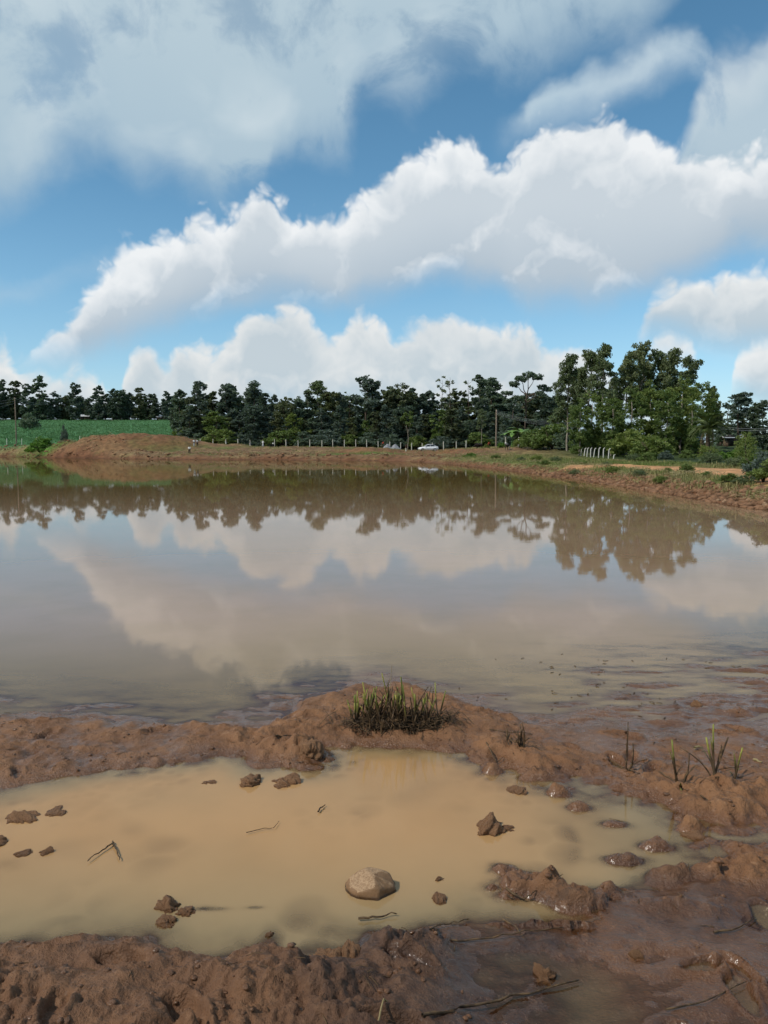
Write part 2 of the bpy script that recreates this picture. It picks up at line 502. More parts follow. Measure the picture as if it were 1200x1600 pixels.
        q = np.minimum(q, 0.75) / 0.75
        h = h + q * a * (0.62 + 0.55 * (lump3 - 0.25) + 0.35 * (lump2 - .3) + 0.7 * fbm(x * 14, y * 14, 3, 150) + 0.35 * crag) + np.where(sp < 0, q * 0.05, 0)
    # footprints trodden into the soft mud
    dry = smooth(sp, 0.02, 0.12) * smooth(sn, 0.0, 0.15)
    for (fx, fy, fa, fs) in FEET:
        k = (np.abs(x - fx) < 0.3) & (np.abs(y - fy) < 0.3)
        if not k.any():
            continue
        c_, s_ = math.cos(fa), math.sin(fa)
        u = ((x[k] - fx) * c_ + (y[k] - fy) * s_) / (0.125 * fs)
        v = (-(x[k] - fx) * s_ + (y[k] - fy) * c_) / (0.052 * fs * (1 + 0.25 * u))
        d_ = np.sqrt(u * u + v * v) + 0.12 * fbm(x[k] * 16, y[k] * 16, 2, 888)
        h[k] = h[k] + dry[k] * fs * (-0.038 * smooth(d_, 1.05, 0.75) + 0.016 * np.exp(-((d_ - 1.2) / 0.17) ** 2))
    if want:
        return h, dict(sp=sp, sn=sn, front=front, right=right, flat=flat_r, lump2=lump2)
    return h


FIELD_EDGE = [(-300, 235), (-70, 232), (-50, 225), (-38, 214)]


def far_h(x, y, want=False):
    w = 1.0 + 0.02 * np.hypot(x, y)
    sx = x + 0.35 * w * fbm(x * .25, y * .25, 4, 201)
    sy = y + 0.35 * w * fbm(x * .25, y * .25, 4, 207)
    sd = poly_sd(sx, sy, POND)
    # height of the land round the pond
    right = smooth(x, 2, 10) * smooth(y, 135, 90) * smooth(y, 6, 20)
    far = 1 - right
    near = smooth(y, 16, 8)
    lump = fbm(x * 0.5, y * 0.5, 4, 220)
    br = 0.74 * smooth(sd, -0.2, 2.4) + 0.12 * smooth(sd, 2, 10) + 0.12 * lump * smooth(sd, 0, 1.5)
    bf = 0.9 * smooth(sd, -0.4, 3.5) + 1.5 * smooth(sd, 3, 26) + 0.30 * lump * smooth(sd, 0, 3) + 0.22 * fbm(x * 1.3, y * 1.3, 3, 225) * smooth(sd, 0, 2)
    gap = np.exp(-((x - 9) / 9) ** 2) * smooth(sd, 0, 20) * smooth(y, 95, 125)
    bf = bf - 0.85 * gap
    h = right * br + far * bf
    # left hillside with the green field, rising away
    bf = bf + 1.9 * smooth(x, -42, -80) * smooth(sd, 0.5, 8)
    h = right * br + far * bf
    hill = smooth(x, -25, -75) * np.clip(y - 226, 0, 260) * 0.070
    hill = np.where(y > 400, smooth(x, -25, -75) * (0.070 * 174 + (np.clip(y, 400, 900) - 400) * 0.03), hill)
    h = h + hill
    # earth heaps on the far bank
    for (px, py, Y, rx, ry, a) in ((218, 672, 186, 15, 11, 2.3), (165, 682, 184, 9, 8, 0.7), (268, 684, 186, 9, 8, 0.7), (92, 683, 196, 4.5, 5, 1.7), (365, 690, 182, 5, 4, .7), (585, 695, 160, 6, 4, .5),
                                   (700, 697, 150, 4, 3, .5), (728, 697, 146, 3.5, 3, .45), (120, 690, 190, 7, 6, .8)):
        cx, cy, _ = at(px, py, Y)
        q = np.exp(-(((x - cx) / rx) ** 2 + ((y - cy) / ry) ** 2) ** 1.5)
        h = h + a * q * (1 + 0.22 * fbm(x * .6, y * .6, 4, 240))
    bed = -0.05 - 0.9 * smooth(-sd, 0, 14)
    h = np.where(sd < 0, bed * smooth(-sd, 0, .8) + 0.10 * lump * np.exp(sd / 2.0) * 0.5, h)
    h = h * (1 - near) + near * np.where(sd < 0, h, 0.12 + 0.10 * np.clip(2.4 - y, 0, 4))
    # far country: gentle rise to the horizon
    r = np.hypot(x, y)
    h = h + 0.012 * np.clip(r - 500, 0, 4000) * (0.6 + 0.4 * fbm(x * .002, y * .002, 3, 300))
    if want:
        return h, dict(sd=sd, right=right, far=far, lump=lump)
    return h


def land(x, y):
    return float(far_h(np.array([float(x)]), np.array([float(y)]))[0])


def make_mesh(name, co, faces, mats=(), smooth_shade=False, fattr=None, cattr=None):
    """co (N,3); faces (M,k) one face size"""
    me = bpy.data.meshes.new(name)
    co = np.ascontiguousarray(co, np.float32)
    faces = np.ascontiguousarray(faces, np.int32)
    me.vertices.add(len(co))
    me.vertices.foreach_set('co', co.ravel())
    k = faces.shape[1]
    me.loops.add(faces.size)
    me.loops.foreach_set('vertex_index', faces.ravel())
    me.polygons.add(len(faces))
    me.polygons.foreach_set('loop_start', np.arange(0, faces.size, k, dtype=np.int32))
    me.update(calc_edges=True)
    if smooth_shade:
        me.polygons.foreach_set('use_smooth', np.ones(len(faces), bool))
    for a, v in (fattr or {}).items():
        at_ = me.attributes.new(a, 'FLOAT', 'POINT')
        at_.data.foreach_set('value', np.ascontiguousarray(v, np.float32))
    for a, v in (cattr or {}).items():
        at_ = me.attributes.new(a, 'FLOAT_COLOR', 'POINT')
        v = np.asarray(v, np.float32)
        if v.shape[1] == 3:
            v = np.concatenate([v, np.ones((len(v), 1), np.float32)], 1)
        at_.data.foreach_set('color', np.ascontiguousarray(v).ravel())
    for m in mats:
        me.materials.append(m)
    me.validate()
    return me


def link(name, me, parent=None, **props):
    o = bpy.data.objects.new(name, me)
    COL.objects.link(o)
    if parent is not None:
        o.parent = parent
    for k, v in props.items():
        o[k] = v
    return o


def thing(name, loc, label, cat, group=None, rz=0.0):
    o = bpy.data.objects.new(name, None)
    o.empty_display_size = 0.2
    COL.objects.link(o)
    o.location = loc
    o.rotation_euler = (0, 0, rz)
    o['label'] = label
    o['category'] = cat
    if group:
        o['group'] = group
    return o


def tag(o, label, cat, group=None):
    o['label'] = label
    o['category'] = cat
    if group:
        o['group'] = group
    return o


# ------------------------------------------------------------------ materials
def material(name):
    m = bpy.data.materials.new(name)
    m.use_nodes = True
    nt = m.node_tree
    nt.nodes.clear()
    out = nt.nodes.new('ShaderNodeOutputMaterial')
    return m, G(nt.nodes, nt.links), out


def principled(q, color, rough, spec=0.5, normal=None, **kw):
    p = q.n.new('ShaderNodeBsdfPrincipled')
    q.put(p.inputs['Base Color'], color if not (isinstance(color, tuple) and len(color) == 3) else color + (1,))
    q.put(p.inputs['Roughness'], rough)
    q.put(p.inputs['Specular IOR Level'], spec)
    if normal is not None:
        q.l.new(normal, p.inputs['Normal'])
    for k, v in kw.items():
        q.put(p.inputs[k], v)
    return p.outputs[0]


def bump(q, h, strength, dist):
    b = q.n.new('ShaderNodeBump')
    b.inputs['Strength'].default_value = strength
    b.inputs['Distance'].default_value = dist
    q.l.new(h, b.inputs['Height'])
    return b.outputs[0]


def objco(q):
    n = q.n.new('ShaderNodeNewGeometry')
    return n.outputs['Position']


def attr(q, name, out='Fac'):
    n = q.n.new('ShaderNodeAttribute')
    n.attribute_name = name
    return n.outputs[out]


def plain(name, color, rough=0.6, spec=0.4, var=0.25, scale=8.0, bs=0.0, metallic=0.0, local=True):
    m, q, out = material(name)
    tcn = q.n.new('ShaderNodeTexCoord')
    v = tcn.outputs['Object'] if local else objco(q)
    n = q.noise(v, scale, 4, 0.6)
    lo = tuple(c * (1 - var) for c in color)
    hi = tuple(min(1, c * (1 + var)) for c in color)
    c = q.mix(q.mr(n, 0.3, 0.7), lo, hi)
    nm = bump(q, n, bs, 0.02) if bs else None
    s = principled(q, c, rough, spec, nm, Metallic=metallic)
    q.l.new(s, out.inputs[0])
    return m


# mud of the shore: wet red-brown clay
M_MUD, q, out = material('wet_mud')
pos = objco(q)
n1 = q.noise(pos, 3.0, 5, 0.6)
n2 = q.noise(pos, 22.0, 5, 0.65)
n3 = q.noise(pos, 90.0, 4, 0.6)
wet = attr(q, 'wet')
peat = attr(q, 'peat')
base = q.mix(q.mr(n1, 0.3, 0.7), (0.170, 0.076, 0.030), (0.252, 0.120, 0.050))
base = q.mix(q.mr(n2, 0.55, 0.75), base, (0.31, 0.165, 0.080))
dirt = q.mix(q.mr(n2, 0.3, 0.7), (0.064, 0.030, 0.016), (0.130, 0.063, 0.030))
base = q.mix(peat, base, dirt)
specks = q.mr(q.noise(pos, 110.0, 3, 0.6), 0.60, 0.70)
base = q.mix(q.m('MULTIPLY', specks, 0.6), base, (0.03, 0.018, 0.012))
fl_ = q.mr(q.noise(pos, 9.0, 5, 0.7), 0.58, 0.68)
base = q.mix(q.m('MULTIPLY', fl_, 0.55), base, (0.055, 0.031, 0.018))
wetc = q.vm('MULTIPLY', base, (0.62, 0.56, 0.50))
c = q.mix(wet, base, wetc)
rough = q.mr(q.m('ADD', wet, q.m('MULTIPLY', q.m('SUBTRACT', n2, 0.5), 0.9)), 0.0, 1.0, 0.72, 0.17)
hsum = q.m('ADD', q.m('MULTIPLY', n2, 0.7), q.m('MULTIPLY', n3, 0.35))
nm = bump(q, hsum, 1.0, 0.024)
film = q.mr(q.m('ADD', q.m('MULTIPLY', wet, 0.55), q.noise(pos, 5.0, 4, 0.6)), 0.64, 1.0, 0.0, 0.55)
cn = bump(q, q.m('ADD', q.noise(pos, 16.0, 3, 0.55), q.m('MULTIPLY', n3, 0.12)), 0.5, 0.02)
s = principled(q, c, rough, 0.42, nm)
pb = s.node
q.l.new(film, pb.inputs['Coat Weight'])
pb.inputs['Coat Roughness'].default_value = 0.10
pb.inputs['Coat IOR'].default_value = 1.36
q.l.new(cn, pb.inputs['Coat Normal'])
q.l.new(s, out.inputs[0])

# soil and grass sheet further off: colour of what grows or lies there comes with the mesh
M_GROUND, q, out = material('bank_soil')
pos = objco(q)
n1 = q.noise(pos, 0.8, 6, 0.65)
n2 = q.noise(pos, 5.0, 4, 0.6)
cv = attr(q, 'cover', 'Color')
c = q.mix(q.mr(n1, 0.3, 0.7), q.vm('SCALE', cv, s=0.62), q.vm('SCALE', cv, s=1.35))
c = q.mix(q.mr(n2, 0.56, 0.7, 0, 0.5), c, q.vm('MULTIPLY', c, (1.5, 1.35, 1.2)))
nm = bump(q, q.m('ADD', n1, q.m('MULTIPLY', n2, 0.4)), 0.6, 0.3)
s = principled(q, c, 0.9, 0.15, nm)
q.l.new(s, out.inputs[0])


def water_material(name, c_a, c_b, kappa, rip, ripd):
    m, q, out = material(name)
    pos = objco(q)
    n = q.noise(pos, 0.9, 4, 0.55)
    dpt = attr(q, 'depth')
    # silt hides the bed with depth (Beer-Lambert)
    hide = q.m('SUBTRACT', 1.0, q.m('POWER', 2.718, q.m('DIVIDE', dpt, -kappa)), clamp=True)
    colr = q.mix(q.m('MULTIPLY', attr(q, 'silt'), q.mr(n, 0.2, 0.65, 0.75, 1.0)), c_a, c_b)
    dif = q.n.new('ShaderNodeBsdfDiffuse')
    q.put(dif.inputs[0], colr)
    tr = q.n.new('ShaderNodeBsdfTransparent')
    tr.inputs[0].default_value = (0.93, 0.86, 0.76, 1)
    mx = q.n.new('ShaderNodeMixShader')
    q.l.new(hide, mx.inputs[0])
    q.l.new(tr.outputs[0], mx.inputs[1])
    q.l.new(dif.outputs[0], mx.inputs[2])
    mp = q.n.new('ShaderNodeMapping')
    mp.inputs['Scale'].default_value = (0.55, 1.6, 1)
    q.l.new(pos, mp.inputs[0])
    w1 = q.noise(mp.outputs[0], rip, 3, 0.55)
    gust = q.mr(q.noise(pos, 0.07, 3, 0.5), 0.42, 0.62, 0.25, 1.0)
    nm = bump(q, q.m('MULTIPLY', w1, gust), 1.0, ripd)
    fr = q.n.new('ShaderNodeFresnel')
    fr.inputs['IOR'].default_value = 1.35
    q.l.new(nm, fr.inputs['Normal'])
    gl = q.n.new('ShaderNodeBsdfGlossy')
    gl.inputs['Roughness'].default_value = 0.025
    q.l.new(nm, gl.inputs['Normal'])
    m2 = q.n.new('ShaderNodeMixShader')
    q.l.new(fr.outputs[0], m2.inputs[0])
    q.l.new(mx.outputs[0], m2.inputs[1])
    q.l.new(gl.outputs[0], m2.inputs[2])
    q.l.new(m2.outputs[0], out.inputs[0])
    return m


M_POND = water_material('pond_water', (0.205, 0.135, 0.032, 1), (0.340, 0.220, 0.138, 1), 0.016, 2.2, 0.0007)
M_PUDDLE = water_material('silty_water', (0.31, 0.220, 0.108, 1), (0.46, 0.260, 0.108, 1), 0.026, 4.0, 0.0003)


# ------------------------------------------------------------------ ground sheets
WEDGE = math.radians(35)
R_IN, R_OUT = 1.6, 16.0


def grid_faces(nr, na):
    i = np.arange(nr - 1)[:, None] * na + np.arange(na - 1)[None, :]
    return np.stack([i, i + 1, i + na + 1, i + na], -1).reshape(-1, 4)


ang = np.arange(-WEDGE, WEDGE + 1e-6, 2 * WEDGE / 400)
rad = np.exp(np.linspace(math.log(R_IN), math.log(R_OUT), 760))
A, R = np.meshgrid(ang, rad)
X, Y = (R * np.sin(A)).ravel(), (R * np.cos(A)).ravel()
Hn, info = near_h(X, Y, True)
bl = smooth(R.ravel(), 11.5, 15.8)
Hf = far_h(X, Y)
Hn = Hn * (1 - bl) + Hf * bl
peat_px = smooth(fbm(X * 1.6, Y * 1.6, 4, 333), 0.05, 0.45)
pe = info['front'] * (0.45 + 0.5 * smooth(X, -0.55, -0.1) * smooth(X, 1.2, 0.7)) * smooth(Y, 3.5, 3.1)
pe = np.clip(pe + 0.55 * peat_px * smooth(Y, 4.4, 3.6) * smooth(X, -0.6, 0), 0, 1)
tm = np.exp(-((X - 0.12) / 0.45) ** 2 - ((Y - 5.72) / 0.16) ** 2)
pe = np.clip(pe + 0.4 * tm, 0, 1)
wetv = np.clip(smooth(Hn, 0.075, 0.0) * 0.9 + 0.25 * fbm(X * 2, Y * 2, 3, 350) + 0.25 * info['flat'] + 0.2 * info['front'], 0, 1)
F = grid_faces(len(rad), len(ang))
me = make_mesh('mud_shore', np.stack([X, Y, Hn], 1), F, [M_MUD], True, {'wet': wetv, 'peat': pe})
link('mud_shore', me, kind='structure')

# water over it, split along the crest of the berm
crest = line_y(X, CREST)
inpond = Y > crest
dep = -Hn * (1 - 0.78 * info['flat'] * (Y < 3.6))
fmin = Hn[F].min(1)
fp = inpond[F].all(1)
silt_p = smooth(-info['sp'], 0.03, 0.35) * smooth(Y, 3.05, 4.25) * smooth(X, 1.6, 0.6)
silt_n = 0.35 + 0.65 * smooth(-info['sn'], 0.5, 4.0)


def sub_mesh(name, faces, mat, depth, silt):
    used = np.unique(faces)
    mp = np.full(len(X), -1)
    mp[used] = np.arange(len(used))
    return make_mesh(name, np.stack([X[used], Y[used], np.zeros(len(used))], 1), mp[faces], [mat], True,
                     {'depth': np.maximum(depth[used], 0.0), 'silt': silt[used]})


near_ok = fmin < 0.02
link('puddle_water', sub_mesh('puddle_water', F[near_ok & ~fp], M_PUDDLE, dep, silt_p), kind='structure')
me_pn = sub_mesh('pond_shallows', F[near_ok & fp], M_POND, dep, silt_n)
link('pond_shallows', me_pn, kind='structure')

# the wide sheet: polar, fine towards the pond and the far bank, coarse elsewhere
a1 = np.arange(-WEDGE, WEDGE + 1e-6, 2 * WEDGE / 300)
step = math.radians(5)
a0 = np.linspace(-math.pi, -WEDGE, 30)[:-1]
a2 = np.linspace(WEDGE, math.pi, 30)[1:]
ang2 = np.concatenate([a0, a1, a2])
rad2 = np.concatenate([np.array([0.02, 0.3, 0.8, 1.2]), np.exp(np.linspace(math.log(R_IN), math.log(R_OUT), 40)),
                       np.exp(np.linspace(math.log(R_OUT), math.log(60), 110))[1:],
                       np.exp(np.linspace(math.log(60), math.log(260), 190))[1:],
                       np.exp(np.linspace(math.log(260), math.log(6000), 80))[1:]])
A, R = np.meshgrid(ang2, rad2)
GX, GY = (R * np.sin(A)).ravel(), (R * np.cos(A)).ravel()
GH, gi = far_h(GX, GY, True)
sd = gi['sd']
# what covers the ground
rnd = fbm(GX * .12, GY * .12, 4, 400)
rn2 = fbm(GX * .5, GY * .5, 4, 410)
red = np.array([0.185, 0.083, 0.040])
earth = np.array([0.175, 0.105, 0.055])
straw = np.array([0.260, 0.190, 0.085])
grass = np.array([0.085, 0.115, 0.028])
lush = np.array([0.065, 0.165, 0.060])
wood = np.array([0.045, 0.040, 0.022])
cov = np.tile(earth, (len(GX), 1))


def lay(mask, colr):
    global cov
    cov = cov * (1 - mask[:, None]) + mask[:, None] * colr


lay(smooth(rn2, 0.0, 0.4) * 0.7, straw)
lay(smooth(rnd, 0.05, 0.35) * smooth(sd, 2, 5) * 0.8, grass)
lay(smooth(GX, -42, -80) * smooth(sd + rn2 * 3, 1, 5) * 0.7, straw * 0.9 + grass * 0.2)
# right bank: grass on top, bare red earth at the lip, an orange track
lay(gi['right'] * smooth(sd + 0.7 * rn2, 0.7, 1.7) * 0.92, grass * np.array([1.25, 1.15, 1.1]))
lay(gi['right'] * smooth(rn2, 0.05, 0.4) * smooth(sd, 0.4, 1.2) * 0.6, straw)
lay(gi['right'] * smooth(sd + 0.6 * rn2, 1.1, 0.3), red * np.array([0.95, 0.95, 0.92]))
TRACK = [at(930, 720, 62)[:2], at(1000, 724, 57)[:2], at(1080, 731, 49)[:2], at(1175, 742, 40)[:2], at(1300, 760, 31)[:2], (30, 20), (40, 2)]
td = np.full(len(GX), 1e9)
for (ax, ay), (bx, by) in zip(TRACK[:-1], TRACK[1:]):
    ex, ey = bx - ax, by - ay
    t = np.clip(((GX - ax) * ex + (GY - ay) * ey) / (ex * ex + ey * ey), 0, 1)
    td = np.minimum(td, np.hypot(GX - ax - t * ex, GY - ay - t * ey))
lay(smooth(td + 0.6 * rn2, 3.3, 2.2), np.array([0.50, 0.26, 0.12]))
# far bank: red heaps, red lip
for (px, Yc, rx, ry, s_) in ((215, 184, 16, 13, 1.0), (92, 196, 6, 6, .8), (655, 150, 8, 22, 0.9), (700, 146, 9, 9, .9), (560, 158, 9, 6, .8), (120, 188, 8, 7, .7)):
    cx, cy, _ = at(px, 690, Yc)
    lay(np.exp(-(((GX - cx) / rx) ** 2 + ((GY - cy) / ry) ** 2) ** 2) * s_ * (0.70 + 0.30 * np.clip(rn2 * 2, -1, 1)), red)
lay(gi['far'] * smooth(sd + rn2 * 1.5, 2.4, 0.3) * smooth(GY, 60, 100), red * 0.85)
# bright weed patch left, green strips
for (px, Yc, rx, ry, s_) in ((70, 196, 7, 12, 0.9), (555, 152, 9, 3.5, .8), (10, 205, 12, 6, .5)):
    cx, cy, _ = at(px, 690, Yc)
    lay(np.exp(-(((GX - cx) / rx) ** 2 + ((GY - cy) / ry) ** 2) ** 2) * s_, np.array([0.06, 0.15, 0.022]))
# field and forest floor
fld = smooth(GX, -35, -46) * smooth(GY + 3 * rn2, 214, 222) * smooth(GY, 430, 405)
lay(fld, lush)
lay(smooth(GX, -42, -34) * smooth(GY, 198, 206) * smooth(sd, 18, 24), wood)
lay(smooth(GY, 400, 415), wood * np.array([0.8, 1.2, 0.8]))
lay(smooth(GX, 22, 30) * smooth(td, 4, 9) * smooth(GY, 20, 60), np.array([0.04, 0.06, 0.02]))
lay((sd < 0) * 1.0, red * 0.6)
F2 = grid_faces(len(rad2), len(ang2))
rc = R.ravel()[F2].mean(1)
ac = A.ravel()[F2].mean(1)
keep = ~((rc > R_IN) & (rc < R_OUT) & (np.abs(ac) < WEDGE))
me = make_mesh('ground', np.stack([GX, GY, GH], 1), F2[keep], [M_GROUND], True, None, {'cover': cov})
link('ground', me, kind='structure')

# pond sheet beyond the shallows
pf = keep & (GH[F2].min(1) < 0.25) & (sd[F2].min(1) < 2.0) & (GY[F2].mean(1) > 5) & (rc < 400)
used = np.unique(F2[pf])
mp = np.full(len(GX), -1)
mp[used] = np.arange(len(used))
me = make_mesh('pond_water', np.stack([GX[used], GY[used], np.zeros(len(used))], 1), mp[F2[pf]], [M_POND], True,
               {'depth': np.maximum(-GH[used], 0), 'silt': 0.15 + 0.85 * smooth(GY[used], 50, 20)})
link('pond_water', me, kind='structure')

# ------------------------------------------------------------------ vegetation
def leaf_material(name, dark, light, warm, transl=0.34):
    m, q, out = material(name)
    r = attr(q, 'rnd')
    cl = attr(q, 'clump')
    oi = q.n.new('ShaderNodeObjectInfo')
    c = q.mix(q.m('ADD', q.m('MULTIPLY', r, 0.6), q.m('MULTIPLY', cl, 0.4)), dark, light)
    c = q.mix(q.m('MULTIPLY', q.mr(oi.outputs['Random'], 0.35, 1.0), 0.55), c, warm)
    d = principled(q, c, 0.65, 0.25)
    t = q.n.new('ShaderNodeBsdfTranslucent')
    q.l.new(q.vm('MULTIPLY', c, (1.0, 1.15, 0.6)), t.inputs[0])
    mx = q.n.new('ShaderNodeMixShader')
    mx.inputs[0].default_value = transl
    q.l.new(d, mx.inputs[1])
    q.l.new(t.outputs[0], mx.inputs[2])
    q.l.new(mx.outputs[0], out.inputs[0])
    return m


M_LEAF_DARK = leaf_material('leaf_dark', (0.082, 0.108, 0.096), (0.155, 0.200, 0.158), (0.160, 0.215, 0.125))
M_LEAF_MID = leaf_material('leaf_mid', (0.085, 0.130, 0.042), (0.205, 0.265, 0.078), (0.230, 0.260, 0.065))
M_LEAF_GREY = leaf_material('leaf_grey', (0.084, 0.112, 0.060), (0.190, 0.235, 0.115), (0.210, 0.225, 0.105))
M_LEAF_FRESH = leaf_material('leaf_fresh', (0.075, 0.160, 0.030), (0.150, 0.270, 0.045), (0.17, 0.26, 0.05), 0.35)
M_LEAF_DRY = leaf_material('leaf_dry', (0.10, 0.095, 0.035), (0.22, 0.19, 0.085), (0.17, 0.16, 0.06))
M_BARK = plain('bark_dark', (0.085, 0.062, 0.045), 0.85, 0.2, 0.4, 6.0, 0.4)
M_LEAF_OLIVE = leaf_material('leaf_olive', (0.072, 0.088, 0.050), (0.148, 0.168, 0.090), (0.165, 0.180, 0.075))
M_LEAF_BLUE = leaf_material('leaf_blue', (0.060, 0.088, 0.070), (0.120, 0.160, 0.122), (0.130, 0.165, 0.105))
M_BARK_PALE = plain('bark_pale', (0.24, 0.205, 0.16), 0.75, 0.25, 0.35, 4.0, 0.3)


def unit(rng, n):
    v = rng.normal(size=(n, 3))
    return v / np.linalg.norm(v, axis=1)[:, None]


def cards(rng, cen, size, clump, droop=0.0, slim=0.55):
    n = len(cen)
    v = unit(rng, n)
    v[:, 2] = v[:, 2] * (1 - droop) - droop * 0.9
    v /= np.linalg.norm(v, axis=1)[:, None]
    u = np.cross(v, unit(rng, n))
    u /= np.linalg.norm(u, axis=1)[:, None] + 1e-9
    s = (size * rng.uniform(0.6, 1.35, n))[:, None]
    nrm = np.cross(u, v) * s * 0.12
    P = np.stack([cen - v * s * 0.5, cen + u * s * slim * 0.5 + nrm, cen + v * s * 0.5, cen - u * s * slim * 0.5 + nrm], 1).reshape(-1, 3)
    Fc = np.arange(n * 4).reshape(n, 4)
    return P, Fc, np.repeat(rng.uniform(0, 1, n), 4), np.repeat(clump, 4)


def crown_points(rng, blobs, n, tuft=0.30, sub=9):
    """leaf positions gathered in clumps over each blob (cx,cy,cz,rx,rz)"""
    B = np.array(blobs, float)
    w = B[:, 3] * B[:, 3] * 0.4 + B[:, 3] * B[:, 4] * 0.6
    subs, sr, sc = [], [], []
    for b, ww in zip(B, w / w.sum()):
        k = max(4, int(sub))
        d = unit(rng, k)
        d[:, 2] *= 0.9
        r = rng.uniform(0.55, 1.0, k)[:, None]
        subs.append(np.array([b[0], b[1], b[2]]) + d * r * np.array([b[3], b[3], b[4]]))
        sr.append(np.full(k, 0.5 * (b[3] + b[4]) * tuft * 1.15))
        sc.append(rng.uniform(0, 1, k))
    subs, sr, sc = np.concatenate(subs), np.concatenate(sr), np.concatenate(sc)
    wt = sr ** 2
    idx = rng.choice(len(subs), n, p=wt / wt.sum())
    off = unit(rng, n) * (rng.uniform(0, 1, n) ** 0.45)[:, None]
    return subs[idx] + off * sr[idx][:, None] * np.array([1.15, 1.15, 0.85]), sc[idx]


def tube(pts, radii, seg=6):
    pts = np.asarray(pts, float)
    V, Fc = [], []
    for i, p in enumerate(pts):
        a = pts[min(i + 1, len(pts) - 1)] - pts[max(i - 1, 0)]
        a = a / (np.linalg.norm(a) + 1e-9)
        h = np.array([1.0, 0, 0]) if abs(a[0]) < 0.8 else np.array([0, 1.0, 0])
        u = np.cross(a, h)
        u /= np.linalg.norm(u)
        v = np.cross(a, u)
        for k in range(seg):
            t = 2 * math.pi * k / seg
            V.append(p + radii[i] * (math.cos(t) * u + math.sin(t) * v))
    for i in range(len(pts) - 1):
        for k in range(seg):
            Fc.append((i * seg + k, i * seg + (k + 1) % seg, (i + 1) * seg + (k + 1) % seg, (i + 1) * seg + k))
    n = len(V)
    V.append(pts[-1])
    for k in range(seg):
        b = (len(pts) - 1) * seg
        Fc.append((b + k, b + (k + 1) % seg, n, n))
    return np.array(V), np.array(Fc)


def join(parts):
    V, Fc, o = [], [], 0
    for v, f in parts:
        V.append(v)
        Fc.append(np.asarray(f) + o)
        o += len(v)
    return np.concatenate(V), np.concatenate(Fc)


def mesh_quads(name, V, Fc, mats, smooth_shade=False, **kw):
    """accepts quads whose last two corners may coincide (triangles)"""
    Fc = np.asarray(Fc)
    if Fc.shape[1] == 4 and (Fc[:, 2] == Fc[:, 3]).any():
        me = bpy.data.meshes.new(name)
        me.from_pydata([tuple(v) for v in V], [], [tuple(f[:3]) if f[2] == f[3] else tuple(f) for f in Fc.tolist()])
        for m in mats:
            me.materials.append(m)
        if smooth_shade:
            me.polygons.foreach_set('use_smooth', np.ones(len(me.polygons), bool))
        return me
    return make_mesh(name, V, Fc, mats, smooth_shade, **kw)


def wander(rng, p0, p1, n, amp):
    t = np.linspace(0, 1, n)[:, None]
    P = np.array(p0) * (1 - t) + np.array(p1) * t
    j = rng.normal(size=(n, 3)) * amp
    j[0] = j[-1] = 0
    return P + j


